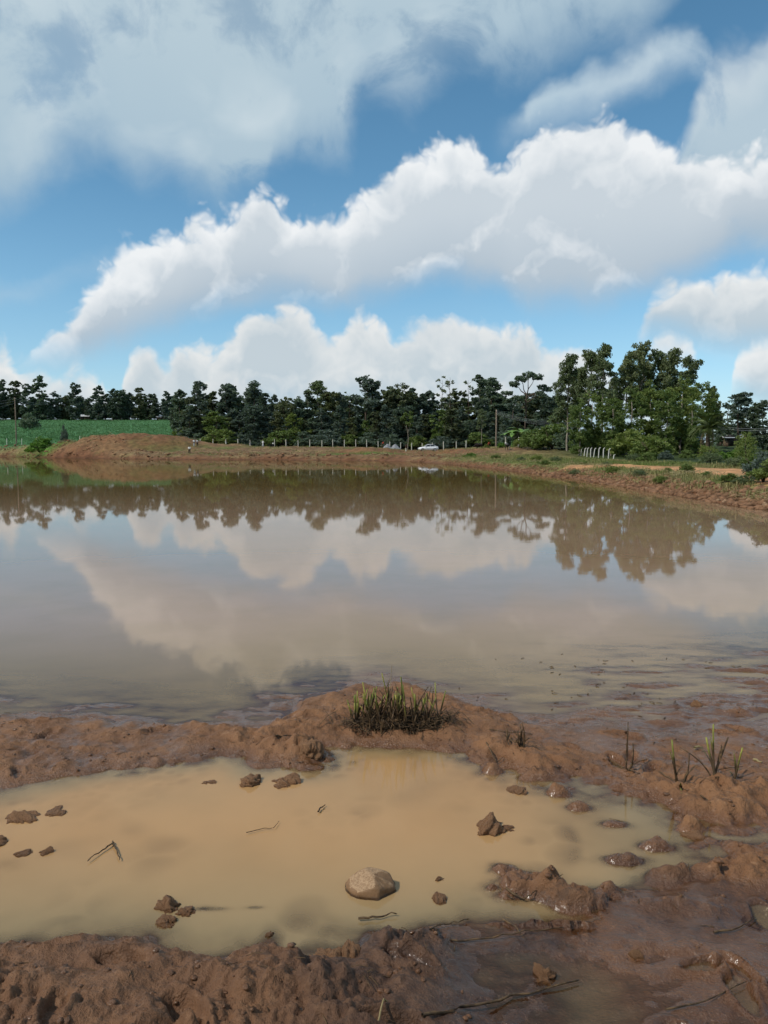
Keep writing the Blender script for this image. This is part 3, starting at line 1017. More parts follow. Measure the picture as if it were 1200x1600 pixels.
def build_tree(kind, seed, leafmat, barkmat, n, size, H=18.0):
    """returns (crown mesh, trunk mesh)"""
    rng = np.random.default_rng(seed)
    blobs, wood = [], []
    sub, tuft, droop = 9, 0.34, 0.25
    if kind == 'bushy':
        w = rng.uniform(2.7, 3.5)
        e_ = rng.uniform(0.7, 1.0)
        for k in range(46):
            z = rng.uniform(0.06, 0.93)
            prof = math.sin(math.pi * z ** e_) ** 0.55 * w
            a = rng.uniform(0, 6.28)
            r = prof * math.sqrt(rng.random()) * 0.85
            rr = rng.uniform(0.75, 1.25) * (1.15 - 0.45 * z)
            blobs.append((math.cos(a) * r, math.sin(a) * r, z * H, rr, rr * 1.15))
        for k in range(3):
            a = rng.uniform(0, 6.28)
            blobs.append((math.cos(a) * 0.7, math.sin(a) * 0.7, rng.uniform(0.9, 0.99) * H, 0.6, 0.75))
        sub = 7
        wood.append(tube(wander(rng, (0, 0, -0.4), (0.2, 0, H * 0.93), 7, 0.12), np.linspace(0.24, 0.03, 7)))
    elif kind == 'round':
        w = rng.uniform(3.3, 4.1)
        for k in range(22):
            d = unit(rng, 1)[0]
            zc = 0.62 * H + d[2] * 0.33 * H
            blobs.append((d[0] * w * 0.7, d[1] * w * 0.7, zc, rng.uniform(1.2, 1.9), rng.uniform(1.2, 2.0)))
        for k in range(12):
            a = rng.uniform(0, 6.28)
            blobs.append((math.cos(a) * 1.9, math.sin(a) * 1.9, rng.uniform(0.08, 0.42) * H, 1.7, 1.8))
        wood.append(tube(wander(rng, (0, 0, -0.4), (0.2, 0.1, H * 0.8), 6, 0.15), np.linspace(0.28, 0.08, 6)))
    elif kind in ('tall', 'gum'):
        # bare trunk, tufts at the ends of rising limbs
        lean = rng.uniform(-0.8, 0.8, 2)
        top = np.array([lean[0], lean[1], H * 0.94])
        P = wander(rng, (0, 0, -0.4), top, 9, 0.16)
        wood.append(tube(P, np.linspace(0.30, 0.05, 9)))
        nb = 9 if kind == 'tall' else 15
        z0 = 0.50 if kind == 'tall' else 0.34
        for i, zf in enumerate(np.linspace(z0, 0.97, nb)):
            p = P[0] * (1 - zf) + P[-1] * zf
            a = i * 2.4 + rng.uniform(-0.5, 0.5)
            L = (2.7 - 1.9 * (zf - z0) / (1 - z0)) * rng.uniform(0.7, 1.15)
            e = p + np.array([math.cos(a) * L, math.sin(a) * L, L * 0.55])
            wood.append(tube(wander(rng, p, e, 4, 0.08), np.linspace(0.10, 0.03, 4), 5))
            rr = rng.uniform(1.0, 1.7)
            blobs.append((*e, rr, rr * rng.uniform(0.75, 1.1)))
            if rng.random() < 0.6:
                blobs.append((*(e + rng.normal(size=3) * 0.8), rr * 0.7, rr * 0.6))
        blobs.append((*top, 1.0, 1.3))
        sub, tuft, droop = 10, 0.40, 0.55
    elif kind == 'lollipop':
        wood.append(tube(wander(rng, (0, 0, -0.4), (0, 0, H * 0.9), 7, 0.05), np.linspace(0.22, 0.06, 7)))
        blobs += [(0, 0, H * 0.91, 1.0, 1.2), (0.45, 0, H * 0.82, 1.15, 1.3), (-0.6, 0.2, H * 0.80, 0.95, 1.1), (0.1, -0.3, H * 0.74, 1.1, 0.8)]
        sub, tuft = 12, 0.5
    elif kind == 'umbrella':
        wood.append(tube(wander(rng, (0, 0, -0.4), (0.3, 0, H * 0.72), 7, 0.10), np.linspace(0.32, 0.14, 7)))
        for (ex, ez, rr) in ((-4.4, 0.74, 1.15), (-3.0, 0.86, 1.2), (-1.2, 0.92, 1.25), (0.7, 0.97, 1.3), (2.2, 0.94, 1.2), (4.4, 0.80, 1.25), (-4.6, 0.64, 1.0), (3.0, 0.72, 1.0), (5.1, 0.78, .8), (-2.2, 0.66, 1.1), (1.0, 0.62, 1.0)):
            e = np.array([ex, rng.uniform(-1.5, 1.5), ez * H])
            wood.append(tube(wander(rng, (0.3, 0, H * min(0.70, ez - 0.12)), e, 4, 0.15), np.linspace(0.15, 0.04, 4), 5))
            blobs.append((*e, rr * 1.25, rr * 0.55))
            blobs.append((e[0] + 0.8, e[1], e[2] - 0.3, rr * 0.8, rr * 0.45))
        sub, tuft = 10, 0.40
    elif kind == 'sparse':
        P = wander(rng, (0, 0, -0.4), (0.2, 0, H), 8, 0.10)
        wood.append(tube(P, np.linspace(0.17, 0.02, 8)))
        for i, zf in enumerate(np.linspace(0.45, 0.95, 13)):
            p = np.array([0, 0, H * zf])
            a = i * 2.4
            L = rng.uniform(0.9, 1.9) * (1.3 - 0.6 * zf)
            e = p + np.array([math.cos(a) * L, math.sin(a) * L, L * 0.8])
            wood.append(tube([p, (p + e) / 2 + (0, 0, -0.05), e], [0.05, 0.035, 0.02], 4))
            blobs.append((*e, 0.45, 0.5))
        sub, tuft = 5, 0.4
    elif kind == 'fork':
        # light tree on a bent pale trunk
        P = np.array([(0, 0, -0.4), (-0.1, 0, 2), (-0.35, 0, 4.5), (-0.1, 0, 7), (0.5, 0, 9.5), (0.9, 0, 12)])
        wood.append(tube(P, (0.26, 0.22, 0.2, 0.17, 0.13, 0.08)))
        wood.append(tube([P[3], (-0.8, 0.1, 9.3), (-1.5, 0.1, 11.5)], (0.12, 0.09, 0.05)))
        for k in range(14):
            d = unit(rng, 1)[0]
            blobs.append((d[0] * 2.6, d[1] * 2.2, 0.72 * H + d[2] * 3.4, rng.uniform(0.8, 1.3), rng.uniform(0.6, 1.0)))
        sub, tuft = 9, 0.42
    elif kind == 'shrub':
        # H is its height; many stems from the ground
        for k in range(34):
            a = rng.uniform(0, 6.28)
            r = math.sqrt(rng.random()) * 0.55 * H
            z = (0.16 + 0.72 * rng.random() ** 0.7 * (1 - 0.75 * (r / (0.6 * H)) ** 2)) * H
            rr = rng.uniform(0.13, 0.22) * H
            blobs.append((math.cos(a) * r, math.sin(a) * r, z, rr, rr * 0.85))
        for k in range(7):
            a = rng.uniform(0, 6.28)
            wood.append(tube([(0, 0, -0.1), (math.cos(a) * 0.15 * H, math.sin(a) * 0.15 * H, 0.35 * H), (math.cos(a) * 0.32 * H, math.sin(a) * 0.32 * H, 0.72 * H)], (0.02 * H, 0.014 * H, 0.006 * H), 4))
        sub, tuft, droop = 8, 0.45, 0.05
    elif kind == 'weeping':
        wood.append(tube(wander(rng, (0, 0, -0.3), (0.1, 0, H * 0.85), 6, 0.05), np.linspace(0.13, 0.05, 6)))
        for k in range(16):
            a = rng.uniform(0, 6.28)
            r = rng.uniform(0.1, 0.32) * H
            for z in np.linspace(0.92 - 0.5 * (r / (0.4 * H)) ** 2, 0.25, 5):
                blobs.append((math.cos(a) * r, math.sin(a) * r, z * H, 0.075 * H, 0.10 * H))
        sub, tuft, droop = 6, 0.5, 0.8
    cen, cl = crown_points(rng, blobs, n, tuft, sub)
    P, Fc, r, c = cards(rng, cen, size, cl, droop)
    cm = make_mesh('crown', P, Fc, [leafmat], False, {'rnd': r, 'clump': c})
    V, Fw = join(wood)
    tm_ = mesh_quads('trunk', V, Fw, [barkmat], True)
    return cm, tm_


TREES = {}


def proto(key, kind, seed, leaf, bark, n, size, H=18.0):
    TREES[key] = build_tree(kind, seed, leaf, bark, n, size, H) + (H,)


for i in range(4):
    proto('bushy%d' % i, 'bushy', 10 + i, (M_LEAF_DARK, M_LEAF_BLUE, M_LEAF_OLIVE, M_LEAF_DARK)[i], (M_BARK, M_BARK_PALE)[i % 2], 6200, 0.72)
for i in range(3):
    proto('round%d' % i, 'round', 20 + i, (M_LEAF_DARK, M_LEAF_OLIVE, M_LEAF_BLUE)[i], M_BARK, 6200, 0.72)
for i in range(3):
    proto('tall%d' % i, 'tall', 30 + i, M_LEAF_DARK, M_BARK, 3200, 0.62)
for i in range(2):
    proto('green%d' % i, 'round', 40 + i, M_LEAF_MID, M_BARK, 5200, 0.75)
proto('lolli', 'lollipop', 50, M_LEAF_DARK, M_BARK, 1300, 0.55)
proto('umbrella', 'umbrella', 51, M_LEAF_DARK, M_BARK, 4500, 0.5)
for i in range(2):
    proto('sparse%d' % i, 'sparse', 52 + i, M_LEAF_GREY, M_BARK, 480, 0.45)
proto('fork', 'fork', 54, M_LEAF_MID, M_BARK_PALE, 2600, 0.55)
for i in range(4):
    proto('gum%d' % i, 'gum', 60 + i, M_LEAF_GREY, M_BARK_PALE, 9500, 0.46)
for i in range(3):
    proto('gumtall%d' % i, 'tall', 70 + i, M_LEAF_GREY, M_BARK_PALE, 6000, 0.44)
for i in range(3):
    proto('grove%d' % i, 'round', 80 + i, M_LEAF_MID, M_BARK_PALE, 10000, 0.44)
for i in range(3):
    proto('shrub%d' % i, 'shrub', 90 + i, M_LEAF_MID, M_BARK, 3600, 0.22, 2.5)
proto('shrubdark', 'shrub', 93, M_LEAF_DARK, M_BARK, 3600, 0.22, 2.5)
proto('shrubgrey', 'shrub', 94, M_LEAF_GREY, M_BARK, 3600, 0.18, 2.5)
proto('shrubfresh', 'shrub', 95, M_LEAF_FRESH, M_BARK, 3200, 0.24, 2.5)
for i in range(2):
    proto('weep%d' % i, 'weeping', 96 + i, M_LEAF_MID, M_BARK, 2600, 0.22, 5.0)

rngT = np.random.default_rng(5)


def plant(key, px, Y, top=None, height=None, label='', cat='tree', group=None, name='tree', wide=1.0, sink=0.0):
    cm, tm_, H0 = TREES[key]
    d = pdir(px, 700)
    x = d[0] / d[1] * Y
    z = land(x, Y) - sink
    if top is not None:
        height = at(px, top, Y)[2] - z
    s = height / H0
    o = thing(name, (x, Y, z), label, cat, group, rngT.uniform(-0.5, 0.5) if key == 'umbrella' else rngT.uniform(0, 6.28))
    sxy = wide * s
    o.scale = (sxy, sxy, s)
    link('trunk', tm_, o)
    link('crown', cm, o)
    return o


# --- the wood along the far side
WOOD = 'trees of the dark wood behind the fence'
SKY_TREES = [
    (283, 608, 'bushy0', 'bushy tree at the left end of the wood, above the corner of the green field'),
    (299, 616, 'bushy2', 'low tree second from the left end of the wood'),
    (314, 597, 'tall2', 'dark ragged tree standing high at the left end of the wood'),
    (335, 607, 'bushy2', 'pointed tree next to the ragged one at the left end of the wood'),
    (355, 605, 'bushy3', 'cone shaped tree just left of the slender tree with a flat tuft'),
    (366, 599, 'tall1', 'slender tree with layered tuft left of the lone ball topped tree'),
    (374, 613, 'round0', 'small dark tree under the slender tufted tree in the wood'),
    (390, 607, 'lolli', 'thin short tree with small tuft close beside the lone ball topped tree'),
    (398, 592, 'lolli', 'lone tree with ball of leaves on a bare stem above the wood'),
    (413, 618, 'bushy1', 'low tree right of the lone ball topped tree'),
    (428, 616, 'bushy0', 'low pointed tree in the dip of the wood right of the ball topped tree'),
    (444, 620, 'round1', 'round crown at the lowest dip of the wood skyline'),
    (462, 619, 'round0', 'round crown just right of the lowest dip of the wood skyline'),
    (482, 609, 'bushy1', 'bushy tree left of the tall two-peaked tree in the wood'),
    (500, 596, 'gumtall0', 'tall open peaked tree with pale stem showing, in the middle of the wood'),
    (516, 607, 'bushy2', 'tree on the right shoulder of the tall open tree in the wood'),
    (531, 612, 'bushy0', 'low crown between the tall open tree and the tall narrow tree'),
    (546, 614, 'sparse1', 'thin sparse topped tree left of the tall narrow tree'),
    (571, 588, 'tall0', 'tall narrow tree leaning left, its top standing clear of the wood'),
    (585, 594, 'bushy1', 'dense tree touching the right side of the tall narrow tree'),
    (601, 605, 'bushy2', 'medium tree right of the dense double topped trees in the wood'),
    (612, 604, 'bushy3', 'medium tree just left of the broad crowned tree'),
    (625, 598, 'round1', 'broad crowned tree above the forked pale trunk in the wood'),
    (641, 607, 'bushy3', 'tree on the right shoulder of the broad crowned tree'),
    (656, 613, 'bushy1', 'low crown behind and left of the white car'),
    (670, 609, 'bushy0', 'pointed dark tree straight behind the white car'),
    (690, 594, 'sparse0', 'thinly leaved tree whose bare twigs show against the cloud, right of the white car'),
    (702, 590, 'sparse1', 'nearly bare spike of a tree beside the thinly leaved one'),
    (714, 606, 'bushy2', 'dark tree between the bare spike and the tall dark tree'),
    (732, 594, 'sparse0', 'wispy tree on the left side of the tall dark double tree'),
    (750, 583, 'bushy1', 'tall dark tree above the forked white trunk, left of the power pole'),
    (766, 592, 'tall2', 'dark tree joined to the right of the tall dark tree near the power pole'),
    (781, 615, 'bushy3', 'lower dark tree just right of the power pole top'),
]
for px, top, k, lb in SKY_TREES:
    plant(k, px, rngT.uniform(221, 232), top, label=lb, group=WOOD, wide=rngT.uniform(1.0, 1.3) if k != 'lolli' else 1.25)
SHORT = ['tree at the left end of the wood', 'second tree from the left end', 'ragged tree at the left end', 'pointed tree beside the ragged one', 'cone shaped tree', 'slender tufted tree',
         'small tree under the slender one', 'thin tuft beside the ball topped tree', 'lone ball topped tree', 'low tree after the ball topped one', 'low pointed tree in the dip', 'lowest dip of the skyline',
         'round crown after the dip', 'bushy tree before the tall open one', 'tall open peaked tree', 'right shoulder of the tall open tree', 'low crown before the narrow tree', 'sparse topped tree',
         'tall narrow leaning tree', 'dense tree beside the narrow one', 'medium tree after the double top', 'medium tree left of the broad crown', 'broad crowned tree', 'right shoulder of the broad crown',
         'low crown left of the white car', 'pointed tree behind the white car', 'thinly leaved tree', 'bare spike', 'tree after the bare spike', 'wispy tree', 'tall dark tree near the pole', 'tree joined to the tall dark one', 'lower tree at the pole top']
USED = set()


def beside(px, form, spare):
    """label by the nearest tree of the skyline; spare when that one is taken"""
    o_ = sorted(range(len(SKY_TREES)), key=lambda j: abs(SKY_TREES[j][0] - px))
    for j in o_[:2]:
        dx_ = px - SKY_TREES[j][0]
        w_ = 'straight under' if abs(dx_) < 4 else ('just left of' if dx_ < 0 else 'just right of')
        t_ = form % (w_, SHORT[j])
        if t_ not in USED and len(t_.split()) <= 16:
            USED.add(t_)
            return t_
    return spare


L_WALL = 'dark leafy tree in the unbroken front wall of the wood behind the fence'
L_BACK = 'dark tree deep in the wood, filling between the front trees'
for i, px in enumerate(np.arange(300, 800, 14.5)):
    k = ('bushy0', 'bushy2', 'bushy1', 'green0', 'bushy2', 'bushy0', 'bushy3', 'round2')[i % 8]
    px = px + rngT.uniform(-5, 5)
    plant(k, px, rngT.uniform(206, 216), rngT.uniform(632, 658), label=beside(px, 'front row tree of the wood, %s the %s', L_WALL), group=WOOD, wide=rngT.uniform(1.25, 1.6))
for i, px in enumerate(np.arange(285, 880, 21)):
    px = px + rngT.uniform(-5, 5)
    plant(('bushy1', 'bushy2', 'bushy3')[i % 3], px, rngT.uniform(240, 252), rngT.uniform(612, 630), label=beside(px, 'hindmost dark tree, %s the %s', L_BACK), group=WOOD, wide=rngT.uniform(1.9, 2.4))
for i, px in enumerate(np.arange(292, 800, 17)):
    px = px + rngT.uniform(-6, 6)
    plant('shrubdark' if i % 3 else 'shrub1', px, rngT.uniform(203, 207) if i % 2 else rngT.uniform(222, 230), None, rngT.uniform(3.0, 4.6) if i % 2 else rngT.uniform(5, 7), beside(px, 'undergrowth bush of the wood, %s the %s', 'dark bush in the undergrowth of the wood behind the fence'), 'shrub', 'undergrowth bushes of the wood', 'shrub', 1.7)
plant('fork', 637, 203, 636, label='lighter green tree on a bent pale trunk left of the white car', wide=0.85)
plant('gumtall1', 752, 172, 640, label='slim white trunk forking low, standing between white car and power pole', wide=0.7)
# --- right of the pole
plant('umbrella', 820, 190, 582, label='flat topped tree with spreading bare limbs between the pole and the tall grove')
for px, top, k, Y, lb in ((800, 626, 'round0', 185, 'dark round tree under the left limbs of the flat topped tree'),
                          (845, 612, 'round1', 195, 'dark dome shaped tree right of the flat topped tree'),
                          (862, 618, 'round2', 190, 'dark dome shaped tree touching the left edge of the tall grove'),
                          (872, 640, 'green0', 165, 'greener tree low at the left foot of the tall grove'),
                          (838, 645, 'bushy0', 170, 'dark tree behind the sagging wires'),
                          (808, 650, 'bushy2', 172, 'dark tree right of the power pole behind the wires')):
    plant(k, px, Y, top, label=lb, group='trees between pole and grove', wide=1.35)
for px, top, k, Y, nm, lb in ((835, 668, 'shrub0', 128, 'shrub', 'tall green shrub under the sagging wires'),
                              (862, 662, 'shrub1', 124, 'shrub', 'tall green shrub left of the white leaning posts'),
                              (888, 668, 'shrubdark', 122, 'shrub', 'dark shrub behind the first of the white leaning posts'),
                              (815, 682, 'shrub2', 135, 'shrub', 'low green shrub right of the banana plants'),
                              (785, 690, 'shrubfresh', 140, 'shrub', 'bright green bush at the foot of the power pole'),
                              (760, 694, 'shrub1', 150, 'shrub', 'small green bush left of the power pole')):
    plant(k, px, Y, top, label=lb, cat='shrub', name=nm, wide=1.25)
# --- the tall sunlit grove
GROVE = 'tall gum trees of the sunlit grove'
for px, top, k, Y, lb in (
        (886, 558, 'gum0', 118, 'left edge gum of the sunlit grove with layered drooping crown'),
        (902, 575, 'gum1', 122, 'dark gum second from the left edge of the sunlit grove'),
        (918, 550, 'gumtall0', 114, 'gum with hanging left tufts beside the tallest open gum'),
        (941, 541, 'gumtall1', 112, 'tall open gum with round tufts on a pale stem, second highest of the grove'),
        (957, 592, 'gum2', 122, 'gum behind the gap in the grove with dark tufts'),
        (972, 552, 'gumtall2', 114, 'narrow thin gum standing alone in the sky gap of the grove'),
        (1000, 537, 'gum3', 116, 'highest gum of the grove with rounded green head'),
        (1024, 549, 'gumtall0', 118, 'brownish gum right of the highest one'),
        (1046, 549, 'gum0', 116, 'full crowned gum right of the brownish one'),
        (1072, 559, 'gumtall1', 120, 'slender grey green gum at the right end of the tall group'),
        (1062, 592, 'grove0', 108, 'bright green round tree under the slender grey green gum'),
        (1095, 593, 'grove1', 112, 'broad green tree at the right shoulder of the grove'),
        (1113, 602, 'gum2', 120, 'dark tree behind the broad green one at the right of the grove'),
        (925, 610, 'grove2', 106, 'leafy green tree filling the lower left of the grove'),
        (905, 625, 'grove0', 104, 'leafy tree in front of the left edge gum'),
        (955, 618, 'grove1', 104, 'leafy green tree below the sky gap of the grove'),
        (985, 606, 'grove2', 106, 'dense leafy tree in the middle of the grove front'),
        (1015, 598, 'grove0', 108, 'leafy tree under the highest gum'),
        (1040, 605, 'grove1', 104, 'leafy tree above the tin roof in the grove'),
        (1080, 625, 'grove2', 104, 'dark leafy tree behind the palm')):
    plant(k, px, Y, top, label=lb, group=GROVE, wide=0.80 if k.startswith('gum') else 1.08)
for px, top, k, Y, lb in ((1135, 625, 'round0', 140, 'dark tree behind right of the palm'),
                          (1152, 613, 'tall1', 125, 'small open tree with ragged tufts against the sky near the right edge'),
                          (1165, 640, 'round1', 140, 'dark tree under the ragged one near the right edge'),
                          (1192, 626, 'round2', 118, 'big dark tree cut by the right edge'),
                          (1225, 610, 'bushy0', 115, 'dark tree just past the right edge'),
                          (1180, 648, 'bushy1', 150, 'far dark tree left of the big tree at the right edge'),
                          (1120, 642, 'bushy3', 150, 'far dark tree between the grove and the ragged tree')):
    plant(k, px, Y, top, label=lb, group='dark trees at the right end', wide=1.4)
for px, top, k, Y, lb in ((930, 668, 'shrub0', 112, 'big leafy bush right behind the white leaning posts'),
                          (966, 664, 'shrub1', 108, 'big leafy bush right of the white leaning posts'),
                          (905, 690, 'shrubdark', 116, 'dark hollow bush behind the leaning posts'),
                          (994, 666, 'shrub2', 98, 'big leafy bush at the middle foot of the grove'),
                          (1018, 680, 'shrub0', 92, 'leafy bush left of the tin roofed house'),
                          (1040, 704, 'shrubdark', 88, 'low dark bush before the tin roofed house'),
                          (1075, 702, 'shrub1', 88, 'low bush right before the tin roofed house'),
                          (1060, 660, 'shrubdark', 112, 'tall dark bush behind the tin roofed house'),
                          (1128, 704, 'shrubfresh', 86, 'bright green bush right of the palm'),
                          (1150, 700, 'shrubfresh', 96, 'bright green bush left of the weeping tree'),
                          (1192, 708, 'shrub2', 80, 'green bush right of the weeping tree')):
    plant(k, px, Y, top, label=lb, cat='shrub', name='shrub', group='bushes at the foot of the grove', wide=1.35)
plant('weep0', 1165, 62, 672, label='weeping small tree near the end of the orange track', wide=0.95)
plant('weep1', 1106, 70, 694, label='drooping green bush at the foot of the palm', cat='shrub', name='shrub', wide=1.7)
# --- shrubs on the right bank
for px, Y, hgt, k, wd, lb in ((1075, 42, 0.6, 'shrub0', 1.2, 'green bush on the bank where the orange track bends'),
                              (1045, 44, 0.30, 'shrub1', 1.5, 'low spreading bush left of the track bend'),
                              (1105, 38, 0.28, 'shrub2', 1.6, 'low bush on the bank below the orange track'),
                              (1195, 33, 1.25, 'shrubdark', 1.1, 'dark bush at the right edge where the orange track ends'),
                              (1212, 31, 1.0, 'shrub1', 1.3, 'bush at the right edge over the stones'),
                              (948, 60, 0.40, 'shrubgrey', 1.8, 'grey green bush on the bank left of the orange track'),
                              (912, 66, 0.35, 'shrub0', 2.2, 'low green bush below the white leaning posts'),
                              (868, 78, 0.55, 'shrubgrey', 1.8, 'greyish bush on the bank left of the white posts'),
                              (840, 88, 0.7, 'shrub2', 1.6, 'small bush on the bank under the wires'),
                              (990, 74, 0.8, 'shrubgrey', 1.5, 'pale bush beyond the start of the orange track'),
                              (1012, 72, 0.9, 'shrub1', 1.5, 'green bush beyond the orange track'),
                              (1112, 62, 1.0, 'shrubgrey', 1.5, 'pale rounded bush beyond the track before the palm'),
                              (1150, 52, 0.8, 'shrubgrey', 1.5, 'pale flattened bush beside the far edge of the track'),
                              (1175, 50, 0.9, 'shrub0', 1.3, 'green bush at the foot of the weeping tree'),
                              (735, 118, 0.8, 'shrubfresh', 2.0, 'fresh green clump at the corner of the pond')):
    plant(k, px, Y, None, hgt, lb, 'shrub', 'shrubs on the right bank', 'shrub', wd)
for px, Y, hgt, k, wd, lb in ((958, 50, 0.50, 'shrub0', 1.5, 'low green bush on the bank at the start of the orange track'),
                              (900, 57, 0.48, 'shrubgrey', 1.5, 'pale green tuft bush at the lip below the leftmost white posts'),
                              (1000, 45, 0.45, 'shrubgrey', 1.6, 'pale green tuft bush on the lip before the orange track'),
                              (1035, 40, 0.42, 'shrub2', 1.5, 'small green bush on the lip left of the track bend'),
                              (852, 70, 0.45, 'shrub1', 1.7, 'small green bush on the lip below the tall shrubs'),
                              (815, 85, 0.50, 'shrubgrey', 1.7, 'pale green bush on the bank right of the black and white cow'),
                              (775, 104, 0.55, 'shrub2', 1.8, 'small green bush on the bank below the power pole'),
                              (1140, 34.5, 0.40, 'shrub0', 1.6, 'green bush on the lip under the right end of the orange track'),
                              (1165, 32.5, 0.50, 'shrubgrey', 1.4, 'pale green bush beside the dark one at the right edge')):
    plant(k, px, Y, None, hgt, lb, 'shrub', 'shrubs on the right bank', 'shrub', wd)
# --- far left: trees behind the field
LEFT = 'dark trees behind the green field'
for px, top, k, lb in ((7, 592, 'bushy1', 'pointed dark tree at the left edge behind the field'), (27, 592, 'bushy2', 'broad dark tree second from the left edge'),
                       (46, 600, 'bushy3', 'dark tree left of the tallest one behind the field'), (64, 586, 'bushy0', 'tallest and broadest dark tree behind the field'),
                       (86, 611, 'round0', 'dark tree right of the tallest one behind the field'), (104, 618, 'bushy2', 'low tree in the first gap behind the field'),
                       (120, 598, 'bushy3', 'pointed dark tree between two gaps behind the field'), (156, 602, 'bushy0', 'wide round dark tree behind the field above the pale roof'),
                       (177, 606, 'bushy1', 'narrow dark tree right of the wide round one'), (190, 609, 'round2', 'small round tree in the middle of the row behind the field'),
                       (204, 613, 'bushy0', 'small cone shaped tree in the row behind the field'), (220, 603, 'bushy2', 'tall cone shaped tree right in the row behind the field'),
                       (243, 614, 'bushy1', 'round tree above the right end of the field'), (262, 611, 'bushy3', 'round tree near the right end of the row behind the field'),
                       (142, 622, 'round2', 'low dark tree left of the wide round one'), (-12, 596, 'round0', 'dark tree just outside the left edge')):
    plant(k, px, rngT.uniform(398, 412), top, label=lb, group=LEFT, wide=1.3)
for px in np.arange(-30, 290, 13):
    plant(('bushy1', 'bushy3', 'bushy0')[int(px) % 3], px + rngT.uniform(-6, 6), rngT.uniform(418, 440), rngT.uniform(614, 626), label='dark tree further back in the row behind the green field', group=LEFT, wide=2.3)
for px, top, k, Y, lb in ((272, 640, 'bushy2', 300, 'dark tree where the wood meets the field edge, upper'), (282, 642, 'round2', 260, 'dark tree where the wood meets the field edge, middle'),
                          (292, 640, 'bushy0', 228, 'dark tree where the wood meets the field edge, lower'), (280, 632, 'round0', 330, 'dark tree at the far corner of the field')):
    plant(k, px, Y, top, label=lb, group=LEFT, wide=1.2)
plant('shrubdark', 48, 300, 646, label='single dark bush standing in the green field', cat='shrub', name='shrub', wide=1.1)
plant('shrubfresh', 72, 200, 681, label='bright green bush on the far bank left of the red heap', cat='shrub', name='shrub', wide=1.5)
plant('shrubfresh', 64, 196, 690, label='bright green clump running down to the water at the far left', cat='shrub', name='shrub', wide=2.0)
plant('shrubdark', 101, 206, 665, label='small dark upright bush between red heap and fence', cat='shrub', name='shrub', wide=0.32)

# --- palm and banana plants
def frond_mesh(name, L, w, n, seed, mat, droop):
    rng = np.random.default_rng(seed)
    t = np.linspace(0, 1, n)
    rib = np.stack([L * t * (1 - 0.25 * t), np.zeros(n), L * (0.55 * t - droop * t * t)], 1)
    V, Fc = tube(rib, np.linspace(0.03, 0.008, n), 4)
    Vs, Fs = [V], [Fc]
    o = len(V)
    for i in range(1, n):
        for sgn in (-1, 1):
            ln = w * math.sin(math.pi * (0.1 + 0.85 * t[i])) * rng.uniform(0.85, 1.1)
            p = rib[i]
            e = p + np.array([0.35 * ln, sgn * ln * 0.8, -0.45 * ln])
            k = np.array([0.06, 0, 0.0])
            Vs.append(np.array([p - k, p + k, e]))
            Fs.append(np.array([[o, o + 1, o + 2, o + 2]]))
            o += 3
    return mesh_quads(name, np.concatenate(Vs), np.concatenate(Fs), [mat])


M_FROND = plain('palm_green', (0.085, 0.110, 0.030), 0.55, 0.4, 0.4, 1.5)
M_FROND_OLD = plain('palm_brown', (0.17, 0.12, 0.06), 0.8, 0.2, 0.3, 2.0)
M_BANANA = plain('banana_green', (0.11, 0.20, 0.035), 0.5, 0.4, 0.35, 1.0)
d = pdir(1105, 700)
pY = 74
pX = d[0] / d[1] * pY
palm = thing('palm_tree', (pX, pY, land(pX, pY)), 'palm with arching fronds and brown hanging old leaves right of the tin roof', 'palm')
rng = np.random.default_rng(7)
V, Fc = tube(wander(rng, (0, 0, -0.3), (0.1, 0, 3.1), 9, 0.03), np.linspace(0.26, 0.18, 9), 8)
link('trunk', mesh_quads('palm_trunk', V, Fc, [M_BARK], True), palm)
fm = [frond_mesh('frond', 2.5, 0.55, 22, 1, M_FROND, 0.75), frond_mesh('frond', 2.2, 0.5, 22, 2, M_FROND, 1.15)]
fo = frond_mesh('dead_frond', 1.9, 0.35, 16, 3, M_FROND_OLD, 2.1)
for k in range(26):
    f = link('frond', fm[k % 2], palm)
    f.location = (0.1, 0, 3.1)
    f.rotation_euler = (rng.uniform(-.1, .1), rng.uniform(-0.95, 0.35), k * 2.4)
for k in range(9):
    f = link('dead_frond', fo, palm)
    f.location = (0.1, 0, 2.9)
    f.rotation_euler = (0, rng.uniform(0.2, 0.6), k * 2.4 + 0.7)


def banana_leaf(seed):
    rng = np.random.default_rng(seed)
    n = 9
    t = np.linspace(0, 1, n)
    L, w = 2.4, 0.42
    mid = np.stack([L * t * (0.25 + 0.55 * t), 0 * t, L * (0.95 * t - 0.75 * t ** 2.4)], 1)
    ww = w * np.sin(np.pi * np.clip(0.06 + 0.93 * t, 0, 1)) ** 0.6
    ww[:2] = 0.05
    V = np.concatenate([mid + np.stack([0 * t, ww, -0.25 * ww], 1), mid, mid + np.stack([0 * t, -ww, -0.25 * ww], 1)])
    Fc = [(i, i + 1, n + i + 1, n + i) for i in range(n - 1)] + [(n + i, n + i + 1, 2 * n + i + 1, 2 * n + i) for i in range(n - 1)]
    return make_mesh('leaf', V, np.array(Fc), [M_BANANA], True)


